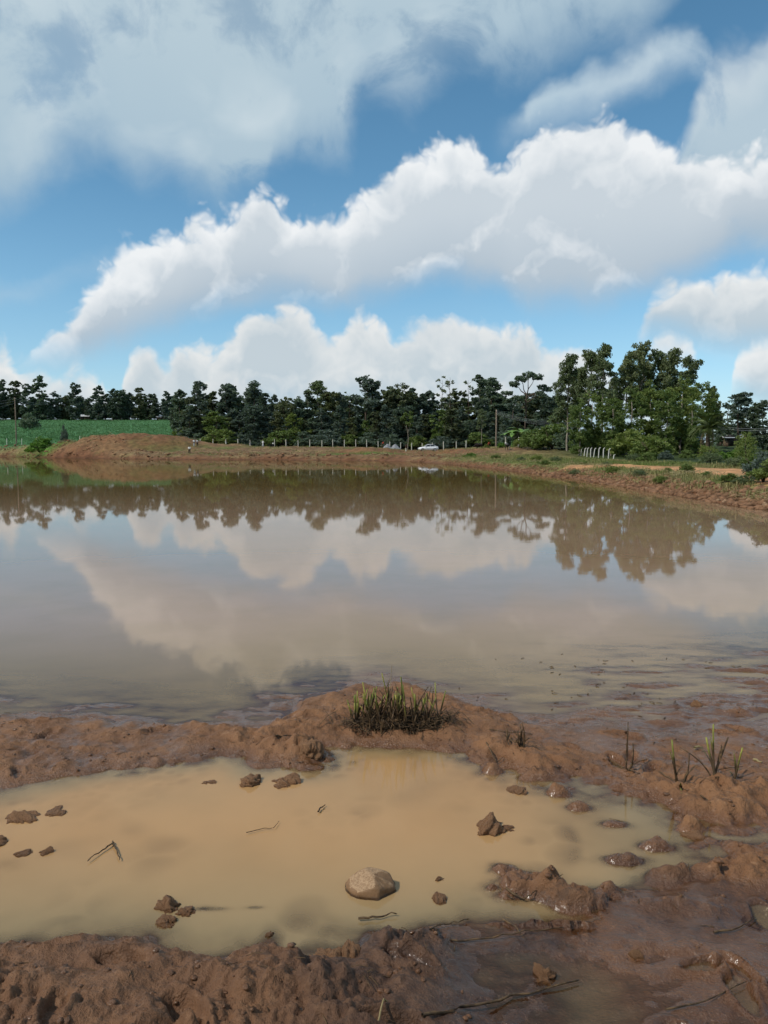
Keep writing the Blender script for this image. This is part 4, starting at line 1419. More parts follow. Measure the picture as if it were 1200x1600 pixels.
bl_ = [banana_leaf(1)]
for (px, Y, sc_, lb) in ((800, 150, 1.25, 'banana plant with broad pale green leaves right of the power pole'), (812, 152, 1.45, 'banana plant with tallest pale green leaves under the wires'), (872, 148, 1.5, 'banana plant with pale leaves near the right end of the wires')):
    d = pdir(px, 700)
    x = d[0] / d[1] * Y
    b = thing('banana_plant', (x, Y, land(x, Y)), lb, 'banana plant', 'banana plants behind the right bank')
    b.scale = (sc_,) * 3
    V, Fc = tube([(0, 0, -0.2), (0, 0, 0.8), (0.05, 0, 1.7)], (0.16, 0.13, 0.09), 7)
    link('stem', mesh_quads('banana_stem', V, Fc, [M_BANANA], True), b)
    for k in range(8):
        l = link('leaf', bl_[0], b)
        l.location = (0.04, 0, 1.6)
        l.rotation_euler = (rng.uniform(-.15, .15), rng.uniform(-0.35, 0.35), k * 2.4 + px)


# --- grass, crop, straw: masses nobody could count
def tufts(name, pts, hts, wids, mat, blades, seed, lean=0.5, mix=None):
    rng = np.random.default_rng(seed)
    n = len(pts)
    P = np.repeat(pts, blades, 0) + np.concatenate([rng.normal(size=(n * blades, 2)) * np.repeat(wids, blades)[:, None], np.zeros((n * blades, 1))], 1)
    h = np.repeat(hts, blades) * rng.uniform(0.5, 1.2, n * blades)
    a = rng.uniform(0, 6.28, n * blades)
    w = h * rng.uniform(0.05, 0.10, n * blades)
    dirv = np.stack([np.cos(a), np.sin(a), 0 * a], 1)
    side = np.stack([-np.sin(a), np.cos(a), 0 * a], 1)
    ln = rng.uniform(0.1, lean, n * blades)
    m1 = P + dirv * (h * ln * 0.35)[:, None] + np.stack([0 * h, 0 * h, h * 0.6], 1)
    tip = P + dirv * (h * ln)[:, None] + np.stack([0 * h, 0 * h, h * (1 - 0.3 * ln)], 1)
    V = np.stack([P - side * w[:, None], P + side * w[:, None], m1 + side * w[:, None] * 0.8, tip, m1 - side * w[:, None] * 0.8], 1).reshape(-1, 3)
    b = np.arange(n * blades)[:, None] * 5
    F4 = (b + np.array([[0, 1, 2, 4]]))
    F3 = (b + np.array([[4, 2, 3, 3]]))
    r = np.repeat(rng.uniform(0, 1, n * blades), 5)
    c = np.repeat(np.repeat(mix if mix is not None else rng.uniform(0, 1, n), blades), 5)
    me = bpy.data.meshes.new(name)
    nq = n * blades
    me.vertices.add(len(V))
    me.vertices.foreach_set('co', V.astype(np.float32).ravel())
    loops = np.concatenate([F4, F3[:, :3]], 1).ravel().astype(np.int32)
    me.loops.add(len(loops))
    me.loops.foreach_set('vertex_index', loops)
    me.polygons.add(2 * nq)
    st = (np.arange(nq)[:, None] * 7 + np.array([[0, 4]])).ravel().astype(np.int32)
    me.polygons.foreach_set('loop_start', st)
    me.update(calc_edges=True)
    for an, v in (('rnd', r), ('clump', c)):
        t_ = me.attributes.new(an, 'FLOAT', 'POINT')
        t_.data.foreach_set('value', v.astype(np.float32))
    me.materials.append(mat)
    me.validate()
    return me


def grass_material(name, a, b, c_, d_):
    m, q, out = material(name)
    r, cl = attr(q, 'rnd'), attr(q, 'clump')
    c = q.mix(cl, q.mix(r, a, b), q.mix(r, c_, d_))
    p = principled(q, c, 0.7, 0.2)
    t = q.n.new('ShaderNodeBsdfTranslucent')
    q.l.new(c, t.inputs[0])
    mx = q.n.new('ShaderNodeMixShader')
    mx.inputs[0].default_value = 0.3
    q.l.new(p, mx.inputs[1])
    q.l.new(t.outputs[0], mx.inputs[2])
    q.l.new(mx.outputs[0], out.inputs[0])
    return m


M_GRASS = grass_material('bank_grass', (0.10, 0.145, 0.034), (0.21, 0.26, 0.07), (0.24, 0.20, 0.085), (0.36, 0.29, 0.14))
M_CROP = grass_material('crop_green', (0.055, 0.145, 0.050), (0.090, 0.205, 0.080), (0.070, 0.160, 0.055), (0.115, 0.21, 0.075))


def scatter(rng, n, ylo, yhi, xlo, xhi, test, power=2.0):
    # more points near the viewer
    y = (ylo ** (1 - power) + rng.uniform(0, 1, n) * (yhi ** (1 - power) - ylo ** (1 - power))) ** (1 / (1 - power))
    x = rng.uniform(xlo, xhi, n) if not callable(xlo) else xlo(y, rng.uniform(0, 1, n))
    h, inf = far_h(x, y, True)
    k = test(x, y, h, inf)
    return np.stack([x, y, h], 1)[k], inf['sd'][k]


rngG = np.random.default_rng(11)


def right_x(y, u):
    return 9 + u * 16


def track_d(x, y):
    t_ = np.full(len(x), 1e9)
    for (ax, ay), (bx, by) in zip(TRACK[:-1], TRACK[1:]):
        ex, ey = bx - ax, by - ay
        tt = np.clip(((x - ax) * ex + (y - ay) * ey) / (ex * ex + ey * ey), 0, 1)
        t_ = np.minimum(t_, np.hypot(x - ax - tt * ex, y - ay - tt * ey))
    return t_


P, S = scatter(rngG, 34000, 24, 132, right_x, 0, lambda x, y, h, i: (i['sd'] > 0.75) & (i['sd'] < 14) & (track_d(x, y) > 2.7) & (fbm(x * .4, y * .4, 3, 500) > -0.45), 1.6)
mixv = np.clip(smooth(fbm(P[:, 0] * .35, P[:, 1] * .35, 3, 510), -0.35, 0.45) * 0.75 + rngG.uniform(-.2, .3, len(P)) + 0.35 * smooth(S, 2.5, 1.0), 0, 1)
link('grass', tufts('right_bank_grass', P, rngG.uniform(0.07, 0.22, len(P)) * (1 + 0.7 * (rngG.random(len(P)) < 0.12)), np.full(len(P), 0.13), M_GRASS, 5, 1, 0.9, mixv), kind='stuff')
P, S = scatter(rngG, 16000, 128, 226, lambda y, u: -115 + u * 150, 0, lambda x, y, h, i: (i['sd'] > 0.9) & (i['sd'] < 40) & (fbm(x * .16, y * .16, 4, 520) > -0.05) & ((x > -38) | (y < 220)), 1.3)
mixv = np.clip(smooth(fbm(P[:, 0] * .12, P[:, 1] * .12, 3, 530), -0.3, 0.4) + rngG.uniform(-.3, .3, len(P)), 0, 1)
link('grass', tufts('far_bank_grass', P, rngG.uniform(0.12, 0.42, len(P)), np.full(len(P), 0.2), M_GRASS, 4, 2, 0.9, mixv), kind='stuff')
P, S = scatter(rngG, 15000, 222, 412, lambda y, u: -y * 0.60 + u * (y * 0.60 - 36), 0, lambda x, y, h, i: (x < -38), 1.2)
link('crop', tufts('field_crop', P, rngG.uniform(0.4, 0.75, len(P)), np.full(len(P), 0.35), M_CROP, 5, 3, 0.8), kind='stuff')

# ------------------------------------------------------------------ poles, wires, posts
M_POST = plain('concrete_post', (0.60, 0.57, 0.48), 0.85, 0.2, 0.2, 5.0)
M_POSTW = plain('white_post', (0.50, 0.49, 0.44), 0.8, 0.2, 0.18, 6.0, 0.2)
M_POLE = plain('pole_wood', (0.20, 0.155, 0.115), 0.85, 0.2, 0.3, 5.0, 0.3)
M_WIRE = plain('wire', (0.16, 0.17, 0.17), 0.5, 0.5, 0.1)
M_METAL = plain('galvanised', (0.45, 0.46, 0.47), 0.45, 0.5, 0.15, metallic=0.6)


def box(cx, cy, cz, sx, sy, sz, bev=0.0):
    """chamfered box as (V, F)"""
    if bev <= 0:
        V = np.array([(cx + a * sx / 2, cy + b * sy / 2, cz + c * sz / 2) for c in (-1, 1) for a, b in ((-1, -1), (1, -1), (1, 1), (-1, 1))])
        return V, np.array([(3, 2, 1, 0), (4, 5, 6, 7), (0, 1, 5, 4), (1, 2, 6, 5), (2, 3, 7, 6), (3, 0, 4, 7)])
    hx, hy = sx / 2, sy / 2
    ring = [(-hx + bev, -hy), (hx - bev, -hy), (hx, -hy + bev), (hx, hy - bev), (hx - bev, hy), (-hx + bev, hy), (-hx, hy - bev), (-hx, -hy + bev)]
    V = []
    for z, k in ((-sz / 2, 1.0), (sz / 2 - bev, 1.0), (sz / 2, 1 - bev / max(hx, hy))):
        V += [(cx + x * k, cy + y * k, cz + z) for x, y in ring]
    V.append((cx, cy, cz + sz / 2))
    V.append((cx, cy, cz - sz / 2))
    Fc = []
    for r in range(2):
        for k in range(8):
            Fc.append((r * 8 + k, r * 8 + (k + 1) % 8, (r + 1) * 8 + (k + 1) % 8, (r + 1) * 8 + k))
    for k in range(8):
        Fc.append((16 + k, 16 + (k + 1) % 8, 24, 24))
        Fc.append(((k + 1) % 8, k, 25, 25))
    return np.array(V), np.array(Fc)


def ground_pt(px, Y):
    d = pdir(px, 700)
    x = d[0] / d[1] * Y
    return x, Y, land(x, Y)


# fence along the far bank: square concrete posts
V, Fc = box(0, 0, 0.92, 0.16, 0.16, 2.14, 0.02)
post_me = mesh_quads('fence_post', V, Fc, [M_POST])
FENCE = [(11, 224), (34, 223), (58, 222), (125, 220), (147, 219), (170, 218), (190, 217), (253, 210), (273, 206), (294, 199), (313, 198), (333, 198), (353, 198),
         (372, 198), (391, 198), (411, 198), (429, 198), (447, 197), (466, 197), (484, 196), (503, 196), (520, 195), (538, 195), (556, 194), (573, 193), (591, 192),
         (609, 191), (626, 190), (643, 189), (660, 188), (676, 187), (693, 184), (713, 180), (728, 176), (790, 152), (810, 148)]
SPECIAL = {11: 'pale post at the left edge of the far fence', 34: 'pale fence post just right of the left power pole', 58: 'pale fence post next to the bright green bush',
           125: 'left post of the pair between bright green bush and red heap', 147: 'right post of the pair between bright green bush and red heap',
           294: 'pale fence post nearest the people, right of the red heap', 676: 'fence post straight behind the white car', 660: 'fence post behind the bonnet of the white car',
           693: 'fence post just right of the white car', 790: 'fence post in the bush right of the power pole', 810: 'last fence post right of the power pole'}
for px, Y in FENCE:
    x, y, z = ground_pt(px, Y)
    o = tag(link('fence_post', post_me), SPECIAL.get(px) or (beside(px, 'pale fence post before the wood, %s the %s', 'slim pale concrete fence post in the long row before the wood') if px > 294 else 'pale fence post behind the red heap'), 'fence post', 'fence posts along the far bank')
    o.location = (x, y, z - 0.05)
    o.rotation_euler = (rngT.uniform(-.03, .03), rngT.uniform(-.03, .03), rngT.uniform(-.3, .3))

# white posts with bent tops by the grove
parts_ = []
pp = [(0, 0, -0.2), (0.01, 0, 0.5), (0.03, 0, 0.98), (0.08, 0, 1.08), (0.20, 0, 1.14)]
V, Fc = tube(pp, (0.075, 0.072, 0.068, 0.062, 0.05), 4)
bent = mesh_quads('bent_post', V, Fc, [M_POSTW])
for i, (px, Y, hs) in enumerate(((908, 104, .9), (913, 103, .95), (917.5, 102, 1.0), (923, 101, 1.05), (928, 100, 1.06), (935.5, 98.5, 1.1), (943, 97, 1.12), (951, 95.5, 1.08), (959, 94, .45))):
    x, y, z = ground_pt(px, Y)
    lb = ('white post with bent top in the close row before the grove' if 0 < i < 7 else
          {0: 'leftmost and smallest full white post of the bent topped row', 7: 'rightmost tall white bent topped post of the row', 8: 'broken stub of a white post at the right end of the row'}[i])
    o = tag(link('bent_post', bent), lb, 'post', 'white bent topped posts by the grove')
    o.location = (x, y, z)
    o.scale = (1, 1, hs)
    o.rotation_euler = (0, rngT.uniform(-0.02, 0.09), rngT.uniform(-.2, .2))


def power_pole(px, Y, top, label):
    x, y, z = ground_pt(px, Y)
    zt = at(px, top, Y)[2]
    p = thing('power_pole', (x, y, z), label, 'power pole')
    Hh = zt - z
    V, Fc = tube([(0, 0, -0.5), (0.02, 0, Hh * .5), (0, 0, Hh)], (0.20, 0.17, 0.13), 8)
    link('pole', mesh_quads('pole', V, Fc, [M_POLE], True), p)
    V, Fc = box(0, 0, Hh - 0.45, 0.12, 1.1, 0.12, 0.015)
    link('crossarm', mesh_quads('crossarm', V, Fc, [M_POLE]), p)
    for yy in (-0.5, 0, 0.5):
        V, Fc = tube([(0, yy, Hh - 0.40), (0, yy, Hh - 0.30), (0, yy, Hh - 0.22)], (0.03, 0.06, 0.045), 6)
        link('insulator', mesh_quads('insulator', V, Fc, [M_POSTW], True), p)
    return (x, y, zt)


def wires(a, b, sag, label, n=3, gap=0.45, r=0.02):
    w = thing('power_line', a, label, 'power line')
    for k in range(n):
        t = np.linspace(0, 1, 16)
        A_, B_ = np.array(a), np.array(b)
        P_ = (B_ - A_)[None, :] * t[:, None]
        P_[:, 2] -= 4 * sag * t * (1 - t) + k * gap
        V, Fc = tube(P_, np.full(16, r), 4)
        link('wire', mesh_quads('wire', V, Fc, [M_WIRE]), w)


pt = power_pole(775, 165, 640, 'grey wooden power pole right of the white car')
wires((pt[0], pt[1], pt[2] - 0.3), at(905, 661, 120), 0.6, 'sagging wires from the pole right of the car into the grove', 4, 0.22, 0.015)
pt2 = power_pole(26, 224, 621, 'thin pale power pole at the left before the green field')
wires((pt2[0], pt2[1], pt2[2] - 0.3), at(-260, 650, 190), 1.2, 'wires leaving the left pole towards the left edge', 3, 0.7, 0.035)
wires((pt2[0], pt2[1], pt2[2] - 0.3), at(75, 628, 300), 0.8, 'wires running from the left pole back over the field', 2, 0.5, 0.03)
wires(at(1120, 667, 110), at(1330, 663, 90), 0.4, 'wires low in the dark trees at the right edge', 2, 0.25, 0.03)

# ------------------------------------------------------------------ houses among the trees
M_TIN = plain('tin_roof', (0.45, 0.46, 0.47), 0.4, 0.5, 0.12, 1.5, metallic=0.3)
M_WALL = plain('mud_wall', (0.15, 0.10, 0.07), 0.9, 0.1, 0.2, 2.0)
M_DARK = plain('dark_opening', (0.02, 0.018, 0.016), 0.6, 0.3, 0.1)


def house(px, Y, w, d_, hw, hr, label, rz=0.0):
    x, y, z = ground_pt(px, Y)
    o = thing('house', (x, y, z), label, 'house', 'houses among the trees', rz)
    V, Fc = box(0, 0, hw / 2 - 0.1, w, d_, hw + 0.2, 0.0)
    link('wall', mesh_quads('house_wall', V, Fc, [M_WALL]), o)
    # corrugated gable roof
    n = 40
    xs = np.linspace(-w / 2 - 0.35, w / 2 + 0.35, n)
    V, Fc = [], []
    for j, (yy, zz) in enumerate(((-d_ / 2 - 0.45, hw - 0.12), (0, hw + hr), (d_ / 2 + 0.45, hw - 0.12))):
        for i in range(n):
            V.append((xs[i], yy, zz + (0.03 if i % 2 else 0.0)))
    for j in range(2):
        for i in range(n - 1):
            Fc.append((j * n + i, j * n + i + 1, (j + 1) * n + i + 1, (j + 1) * n + i))
    me_ = make_mesh('house_roof', np.array(V), np.array(Fc), [M_TIN])
    r = link('roof', me_, o)
    sm = r.modifiers.new('thick', 'SOLIDIFY')
    sm.thickness = 0.03
    V, Fc = box(-w * 0.15, -d_ / 2 - 0.02, 0.98, 0.9, 0.06, 1.95, 0.0)
    link('door', mesh_quads('house_door', V, Fc, [M_DARK]), o)
    for s in (-0.38, 0.28):
        V, Fc = box(w * s, -d_ / 2 - 0.02, 1.35, 0.8, 0.06, 0.8, 0.0)
        link('window', mesh_quads('house_window', V, Fc, [M_DARK]), o)


house(1064, 112, 4.6, 4, 1.7, 0.8, 'small house with pale tin roof half hidden under the grove', 0.1)
house(1140, 140, 3.0, 4, 1.5, 0.7, 'house with light roof far back between palm and weeping tree', -0.1)
house(857, 150, 3.2, 4, 2.5, 1.0, 'house corner with light roof glimpsed in the shrubs under the wires', 0.2)
house(136, 411, 4.5, 4, 2.0, 1.0, 'tiny house with pale roof at the back of the green field', 0.0)
house(258, 411, 7, 4, 1.6, 0.9, 'long low building at the far right corner of the green field', 0.0)

# ------------------------------------------------------------------ white car
M_PAINT = plain('white_paint', (0.80, 0.81, 0.82), 0.25, 0.5, 0.03, 2.0)
M_GLASS = plain('car_glass', (0.025, 0.03, 0.035), 0.08, 0.6, 0.1)
M_TYRE = plain('tyre_rubber', (0.025, 0.024, 0.024), 0.85, 0.2, 0.2)
M_RIM = plain('wheel_rim', (0.45, 0.45, 0.46), 0.35, 0.5, 0.1, metallic=0.7)
M_LAMP = plain('lamp_clear', (0.75, 0.76, 0.78), 0.15, 0.6, 0.05)
M_TAIL = plain('lamp_red', (0.40, 0.02, 0.02), 0.2, 0.5, 0.1)
x, y, z = ground_pt(669, 172)
car = thing('parked_car', (x, y, z + 0.02), 'white saloon car parked side on at the far end of the pond', 'car', None, math.radians(8))
# body: cross sections along the car (nose at -x); each row: x, sill z, belt z, half width low, half width belt
SEC = [(-2.15, .42, .62, .55, .50), (-2.05, .28, .72, .74, .70), (-1.7, .22, .80, .83, .78), (-1.1, .20, .88, .86, .82), (-0.75, .20, .93, .87, .83), (0.3, .20, .95, .87, .84),
       (1.1, .20, .98, .87, .84), (1.5, .22, 1.00, .86, .82), (1.95, .26, 1.00, .80, .76), (2.12, .36, .92, .68, .64), (2.18, .45, .75, .58, .54)]
V, Fc = [], []
for (sx, z0, z1, w0, w1) in SEC:
    zm = z0 + (z1 - z0) * 0.6
    for (yy, zz) in ((-w0 * .85, z0), (-w0, z0 + .1), (-w0 * 1.02, zm), (-w1, z1), (0, z1 + .035), (w1, z1), (w0 * 1.02, zm), (w0, z0 + .1), (w0 * .85, z0)):
        V.append((sx, yy, zz))
nn = 9
for i in range(len(SEC) - 1):
    for k in range(nn):
        Fc.append((i * nn + k, i * nn + (k + 1) % nn, (i + 1) * nn + (k + 1) % nn, (i + 1) * nn + k))
V.append((SEC[0][0], 0, .52))
V.append((SEC[-1][0], 0, .6))
for k in range(nn):
    Fc.append(((k + 1) % nn, k, len(V) - 2, len(V) - 2))
    b = (len(SEC) - 1) * nn
    Fc.append((b + k, b + (k + 1) % nn, len(V) - 1, len(V) - 1))
link('body', mesh_quads('car_body', np.array(V), np.array(Fc), [M_PAINT], True), car)
# cabin: roof shell on pillars, glass set in
prof = [(-0.85, .93, .80), (-0.25, 1.36, .62), (0.15, 1.44, .60), (0.7, 1.42, .60), (1.15, 1.28, .63), (1.75, 1.00, .74)]
V = [(px_, s * w_, z_) for (px_, z_, w_) in prof for s in (-1, 1)]
Fc = [(2 * i, 2 * i + 1, 2 * i + 3, 2 * i + 2) for i in range(1, 4)]
roof = link('roof', make_mesh('car_roof', np.array(V), np.array(Fc), [M_PAINT], True), car)
roof.modifiers.new('thick', 'SOLIDIFY').thickness = 0.05
link('windscreen', make_mesh('windscreen', np.array(V), np.array([(0, 1, 3, 2)]), [M_GLASS]), car)
link('rear_window', make_mesh('rear_window', np.array(V), np.array([(8, 9, 11, 10)]), [M_GLASS]), car)
for s in (-1, 1):
    base_ = [(-0.78, s * .815, .95), (1.62, s * .80, .99)]
    top_ = [(p[0], s * (p[2] + .012), p[1] - .03) for p in prof[1:5]]
    W = [base_[0], top_[0], top_[1], (0.28, s * .60, 1.40), (0.28, s * .825, .96)]
    W2 = [(0.36, s * .825, .96), (0.36, s * .60, 1.40), top_[2], top_[3], base_[1]]
    for w_ in (W, W2):
        me_ = bpy.data.meshes.new('side_window')
        me_.from_pydata(w_, [], [(0, 1, 2, 3, 4)])
        me_.materials.append(M_GLASS)
        link('side_window', me_, car)
    Vp, Fp = join([tube([(-0.85, s * .82, .93), (-0.25, s * .63, 1.38)], (.035, .03), 5), tube([(0.32, s * .835, .95), (0.32, s * .62, 1.42)], (.035, .03), 5), tube([(1.15, s * .64, 1.30), (1.72, s * .79, .99)], (.06, .05), 5), tube([(-0.25, s * .625, 1.38), (0.15, s * .605, 1.43), (0.7, s * .605, 1.42), (1.15, s * .635, 1.29)], (.03,) * 4, 5)])
    link('pillar', mesh_quads('pillar', Vp, Fp, [M_PAINT], True), car)
    for wx in (-1.35, 1.32):
        th = np.linspace(0, 2 * math.pi, 21)[:-1]
        Vt, Ft = [], []
        for (yy, rr) in ((-.10, .22), (-.10, .30), (-.06, .325), (.06, .325), (.10, .30), (.10, .22)):
            Vt += [(rr * math.cos(a), yy, rr * math.sin(a)) for a in th]
        for i in range(5):
            for k in range(20):
                Ft.append((i * 20 + k, i * 20 + (k + 1) % 20, (i + 1) * 20 + (k + 1) % 20, (i + 1) * 20 + k))
        wh = link('wheel', make_mesh('tyre', np.array(Vt), np.array(Ft), [M_TYRE], True), car)
        wh.location = (wx, s * .80, .325)
        Vr, Fr = [(0, s * .06, 0)], []
        for k in range(20):
            Vr.append((.225 * math.cos(th[k]), s * .105, .225 * math.sin(th[k])))
        for k in range(20):
            if k % 4 != 3:
                Fr.append((0, 1 + k, 1 + (k + 1) % 20, 1 + (k + 1) % 20))
        link('rim', mesh_quads('rim', np.array(Vr), np.array(Fr), [M_RIM]), wh)
    V1, F1 = box(-2.02, s * .58, .62, .16, .24, .13, .02)
    link('headlight', mesh_quads('headlight', V1, F1, [M_LAMP]), car)
    V1, F1 = box(2.10, s * .56, .82, .12, .22, .14, .02)
    link('tail_light', mesh_quads('tail_light', V1, F1, [M_TAIL]), car)
    V1, F1 = box(-0.72, s * .93, .98, .12, .16, .11, .02)
    link('mirror', mesh_quads('mirror', V1, F1, [M_PAINT]), car)

# ------------------------------------------------------------------ people and cattle
M_SKIN = plain('skin', (0.10, 0.055, 0.035), 0.55, 0.4, 0.1)
M_HAIR = plain('hair', (0.012, 0.010, 0.009), 0.8, 0.2, 0.1)
CLOTH = {n: plain('cloth_' + n, c, 0.9, 0.1, 0.12, 6.0) for n, c in
         dict(white=(.75, .75, .73), grey=(.42, .43, .44), dark=(.03, .03, .035), cream=(.66, .64, .50), red=(.42, .06, .035), brown=(.12, .07, .045), blue=(.10, .13, .20)).items()}
_dg = None


def skin_mesh(name, verts, edges, radii, mat, sub=1, root=0):
    me_ = bpy.data.meshes.new(name)
    me_.from_pydata(verts, edges, [])
    o = bpy.data.objects.new(name, me_)
    COL.objects.link(o)
    sk = o.modifiers.new('s', 'SKIN')
    sk.use_smooth_shade = True
    lay_ = me_.skin_vertices[0].data if me_.skin_vertices else None
    if lay_ is None:
        me_.skin_vertices.new()
        lay_ = me_.skin_vertices[0].data
    for i, r in enumerate(radii):
        lay_[i].radius = (r, r) if not isinstance(r, tuple) else r
        lay_[i].use_root = (i == root)
    ss = o.modifiers.new('u', 'SUBSURF')
    ss.levels = ss.render_levels = sub
    dg = bpy.context.evaluated_depsgraph_get()
    res = bpy.data.meshes.new_from_object(o.evaluated_get(dg))
    bpy.data.objects.remove(o)
    res.materials.clear()
    res.materials.append(mat)
    return res


def person(px, Y, label, shirt, trousers, pose='stand', h=1.7, rz=0.0, skirt=False):
    x, y, z = ground_pt(px, Y)
    o = thing('person', (x, y, z), label, 'person', 'people on the far bank', rz)
    k = h / 1.7
    lean = 0.35 if pose == 'bend' else 0.0
    stp = 0.16 if pose == 'walk' else 0.03
    pel = (0, 0, .92)
    ch = (0, -lean, 1.28 - lean * .35)
    nk = (0, -lean * 1.25, 1.47 - lean * .55)
    hd = (0, -lean * 1.45 - .02, 1.60 - lean * .6)
    Vs = [pel, (0, -lean * .5, 1.1), ch, nk, hd, (0, hd[1] - .015, hd[2] + .08)]
    Es = [(0, 1), (1, 2), (2, 3), (3, 4), (4, 5)]
    Rs = [.14, .12, .15, .055, .085, .07]
    arms, legs = [], []
    for s in (-1, 1):
        a = len(Vs)
        Vs += [(s * .19, ch[1], ch[2] + .10), (s * .25, ch[1] - .03, ch[2] - .17), (s * .24, ch[1] - .12 - lean * .4, ch[2] - .42), (s * .235, ch[1] - .15 - lean * .4, ch[2] - .52)]
        Es += [(2, a), (a, a + 1), (a + 1, a + 2), (a + 2, a + 3)]
        Rs += [.06, .045, .035, .04]
        b = len(Vs)
        Vs += [(s * .10, s * stp * .4, .80), (s * .105, s * stp * .8, .48), (s * .11, s * stp * 1.4 + .03, .09), (s * .115, s * stp * 1.4 - .13, .035)]
        Es += [(0, b), (b, b + 1), (b + 1, b + 2), (b + 2, b + 3)]
        Rs += [.085, .06, .04, .035]
        arms.append(a)
        legs.append(b)
    sc_ = lambda L: [(p[0] * k, p[1] * k, p[2] * k) for p in L]
    link('body', skin_mesh('person_body', sc_(Vs), Es, [r * k for r in Rs], M_SKIN), o)
    A0, A1 = arms
    sv = [Vs[0], Vs[1], Vs[2], (Vs[3][0], Vs[3][1], Vs[3][2] - .04)] + [Vs[A0], Vs[A0 + 1], Vs[A1], Vs[A1 + 1]]
    link('shirt', skin_mesh('shirt', sc_(sv), [(0, 1), (1, 2), (2, 3), (2, 4), (4, 5), (2, 6), (6, 7)], [.165 * k, .145 * k, .172 * k, .075 * k, .075 * k, .06 * k, .075 * k, .06 * k], CLOTH[shirt]), o)
    B0, B1 = legs
    if skirt:
        V_, F_ = tube(sc_([(0, 0, .98), (0, 0, .8), (0, 0, .5), (0, 0.02, .25)]), [.15 * k, .19 * k, .23 * k, .27 * k], 10)
        link('skirt', mesh_quads('skirt', V_, F_, [CLOTH[trousers]], True), o)
    else:
        tv = [Vs[0], Vs[B0], Vs[B0 + 1], Vs[B0 + 2], Vs[B1], Vs[B1 + 1], Vs[B1 + 2]]
        link('trousers', skin_mesh('trousers', sc_(tv), [(0, 1), (1, 2), (2, 3), (0, 4), (4, 5), (5, 6)], [.155 * k, .10 * k, .078 * k, .06 * k, .10 * k, .078 * k, .06 * k], CLOTH[trousers]), o)
    hv = [(0, hd[1] + .02, hd[2] + .05), (0, hd[1] + .02, hd[2] + .10)]
    link('hair', skin_mesh('hair', sc_(hv), [(0, 1)], [.092 * k, .075 * k], M_HAIR), o)
    return o


person(296, 163, 'person in white shirt and dark trousers standing at the water edge', 'white', 'dark', 'stand', 1.72)
person(303.5, 178, 'left of two people on the bank, in pale clothes', 'white', 'grey', 'walk', 1.72, 0.3)
person(308.5, 179, 'right of two people on the bank, in grey with dark hand bag side', 'grey', 'dark', 'stand', 1.66, -0.4)
person(312.5, 196, 'person in cream shirt leaning by the fence above the pair', 'cream', 'cream', 'bend', 1.65, 0.5)
person(328 - 10, 197, 'dark clothed person bending beside the fence', 'dark', 'dark', 'bend', 1.6, 2.4)
person(353, 200, 'person in white top standing behind the fence between two posts', 'white', 'dark', 'stand', 1.6, 0.2)
person(391, 196, 'person in white gown crouched by a fence post, right of the small red heap', 'white', 'white', 'bend', 1.35, 0.0, True)
person(411, 196, 'person in white shirt and grey skirt beside the motorcycle', 'white', 'grey', 'stand', 1.75, -0.2, True)
person(597, 172, 'person in red clothes near the grey gravel heaps', 'red', 'brown', 'bend', 1.6, 1.2)
person(634.5, 158, 'person in dark clothes standing low on the bank left of the car', 'brown', 'cream', 'stand', 1.6, 0.8)
person(762.5, 156, 'person in red top bending by the foot of the power pole', 'red', 'red', 'bend', 1.55, 0.6)

M_COW_D = plain('cow_dark', (0.020, 0.014, 0.011), 0.7, 0.3, 0.2)
m, q, out = material('cow_patched')
tcn = q.n.new('ShaderNodeTexCoord')
c = q.mix(q.mr(q.noise(tcn.outputs['Object'], 1.1, 1, 0.4), 0.50, 0.53), (0.02, 0.016, 0.014), (0.70, 0.68, 0.64))
q.l.new(principled(q, c, 0.75, 0.2), out.inputs[0])
M_COW_P = m


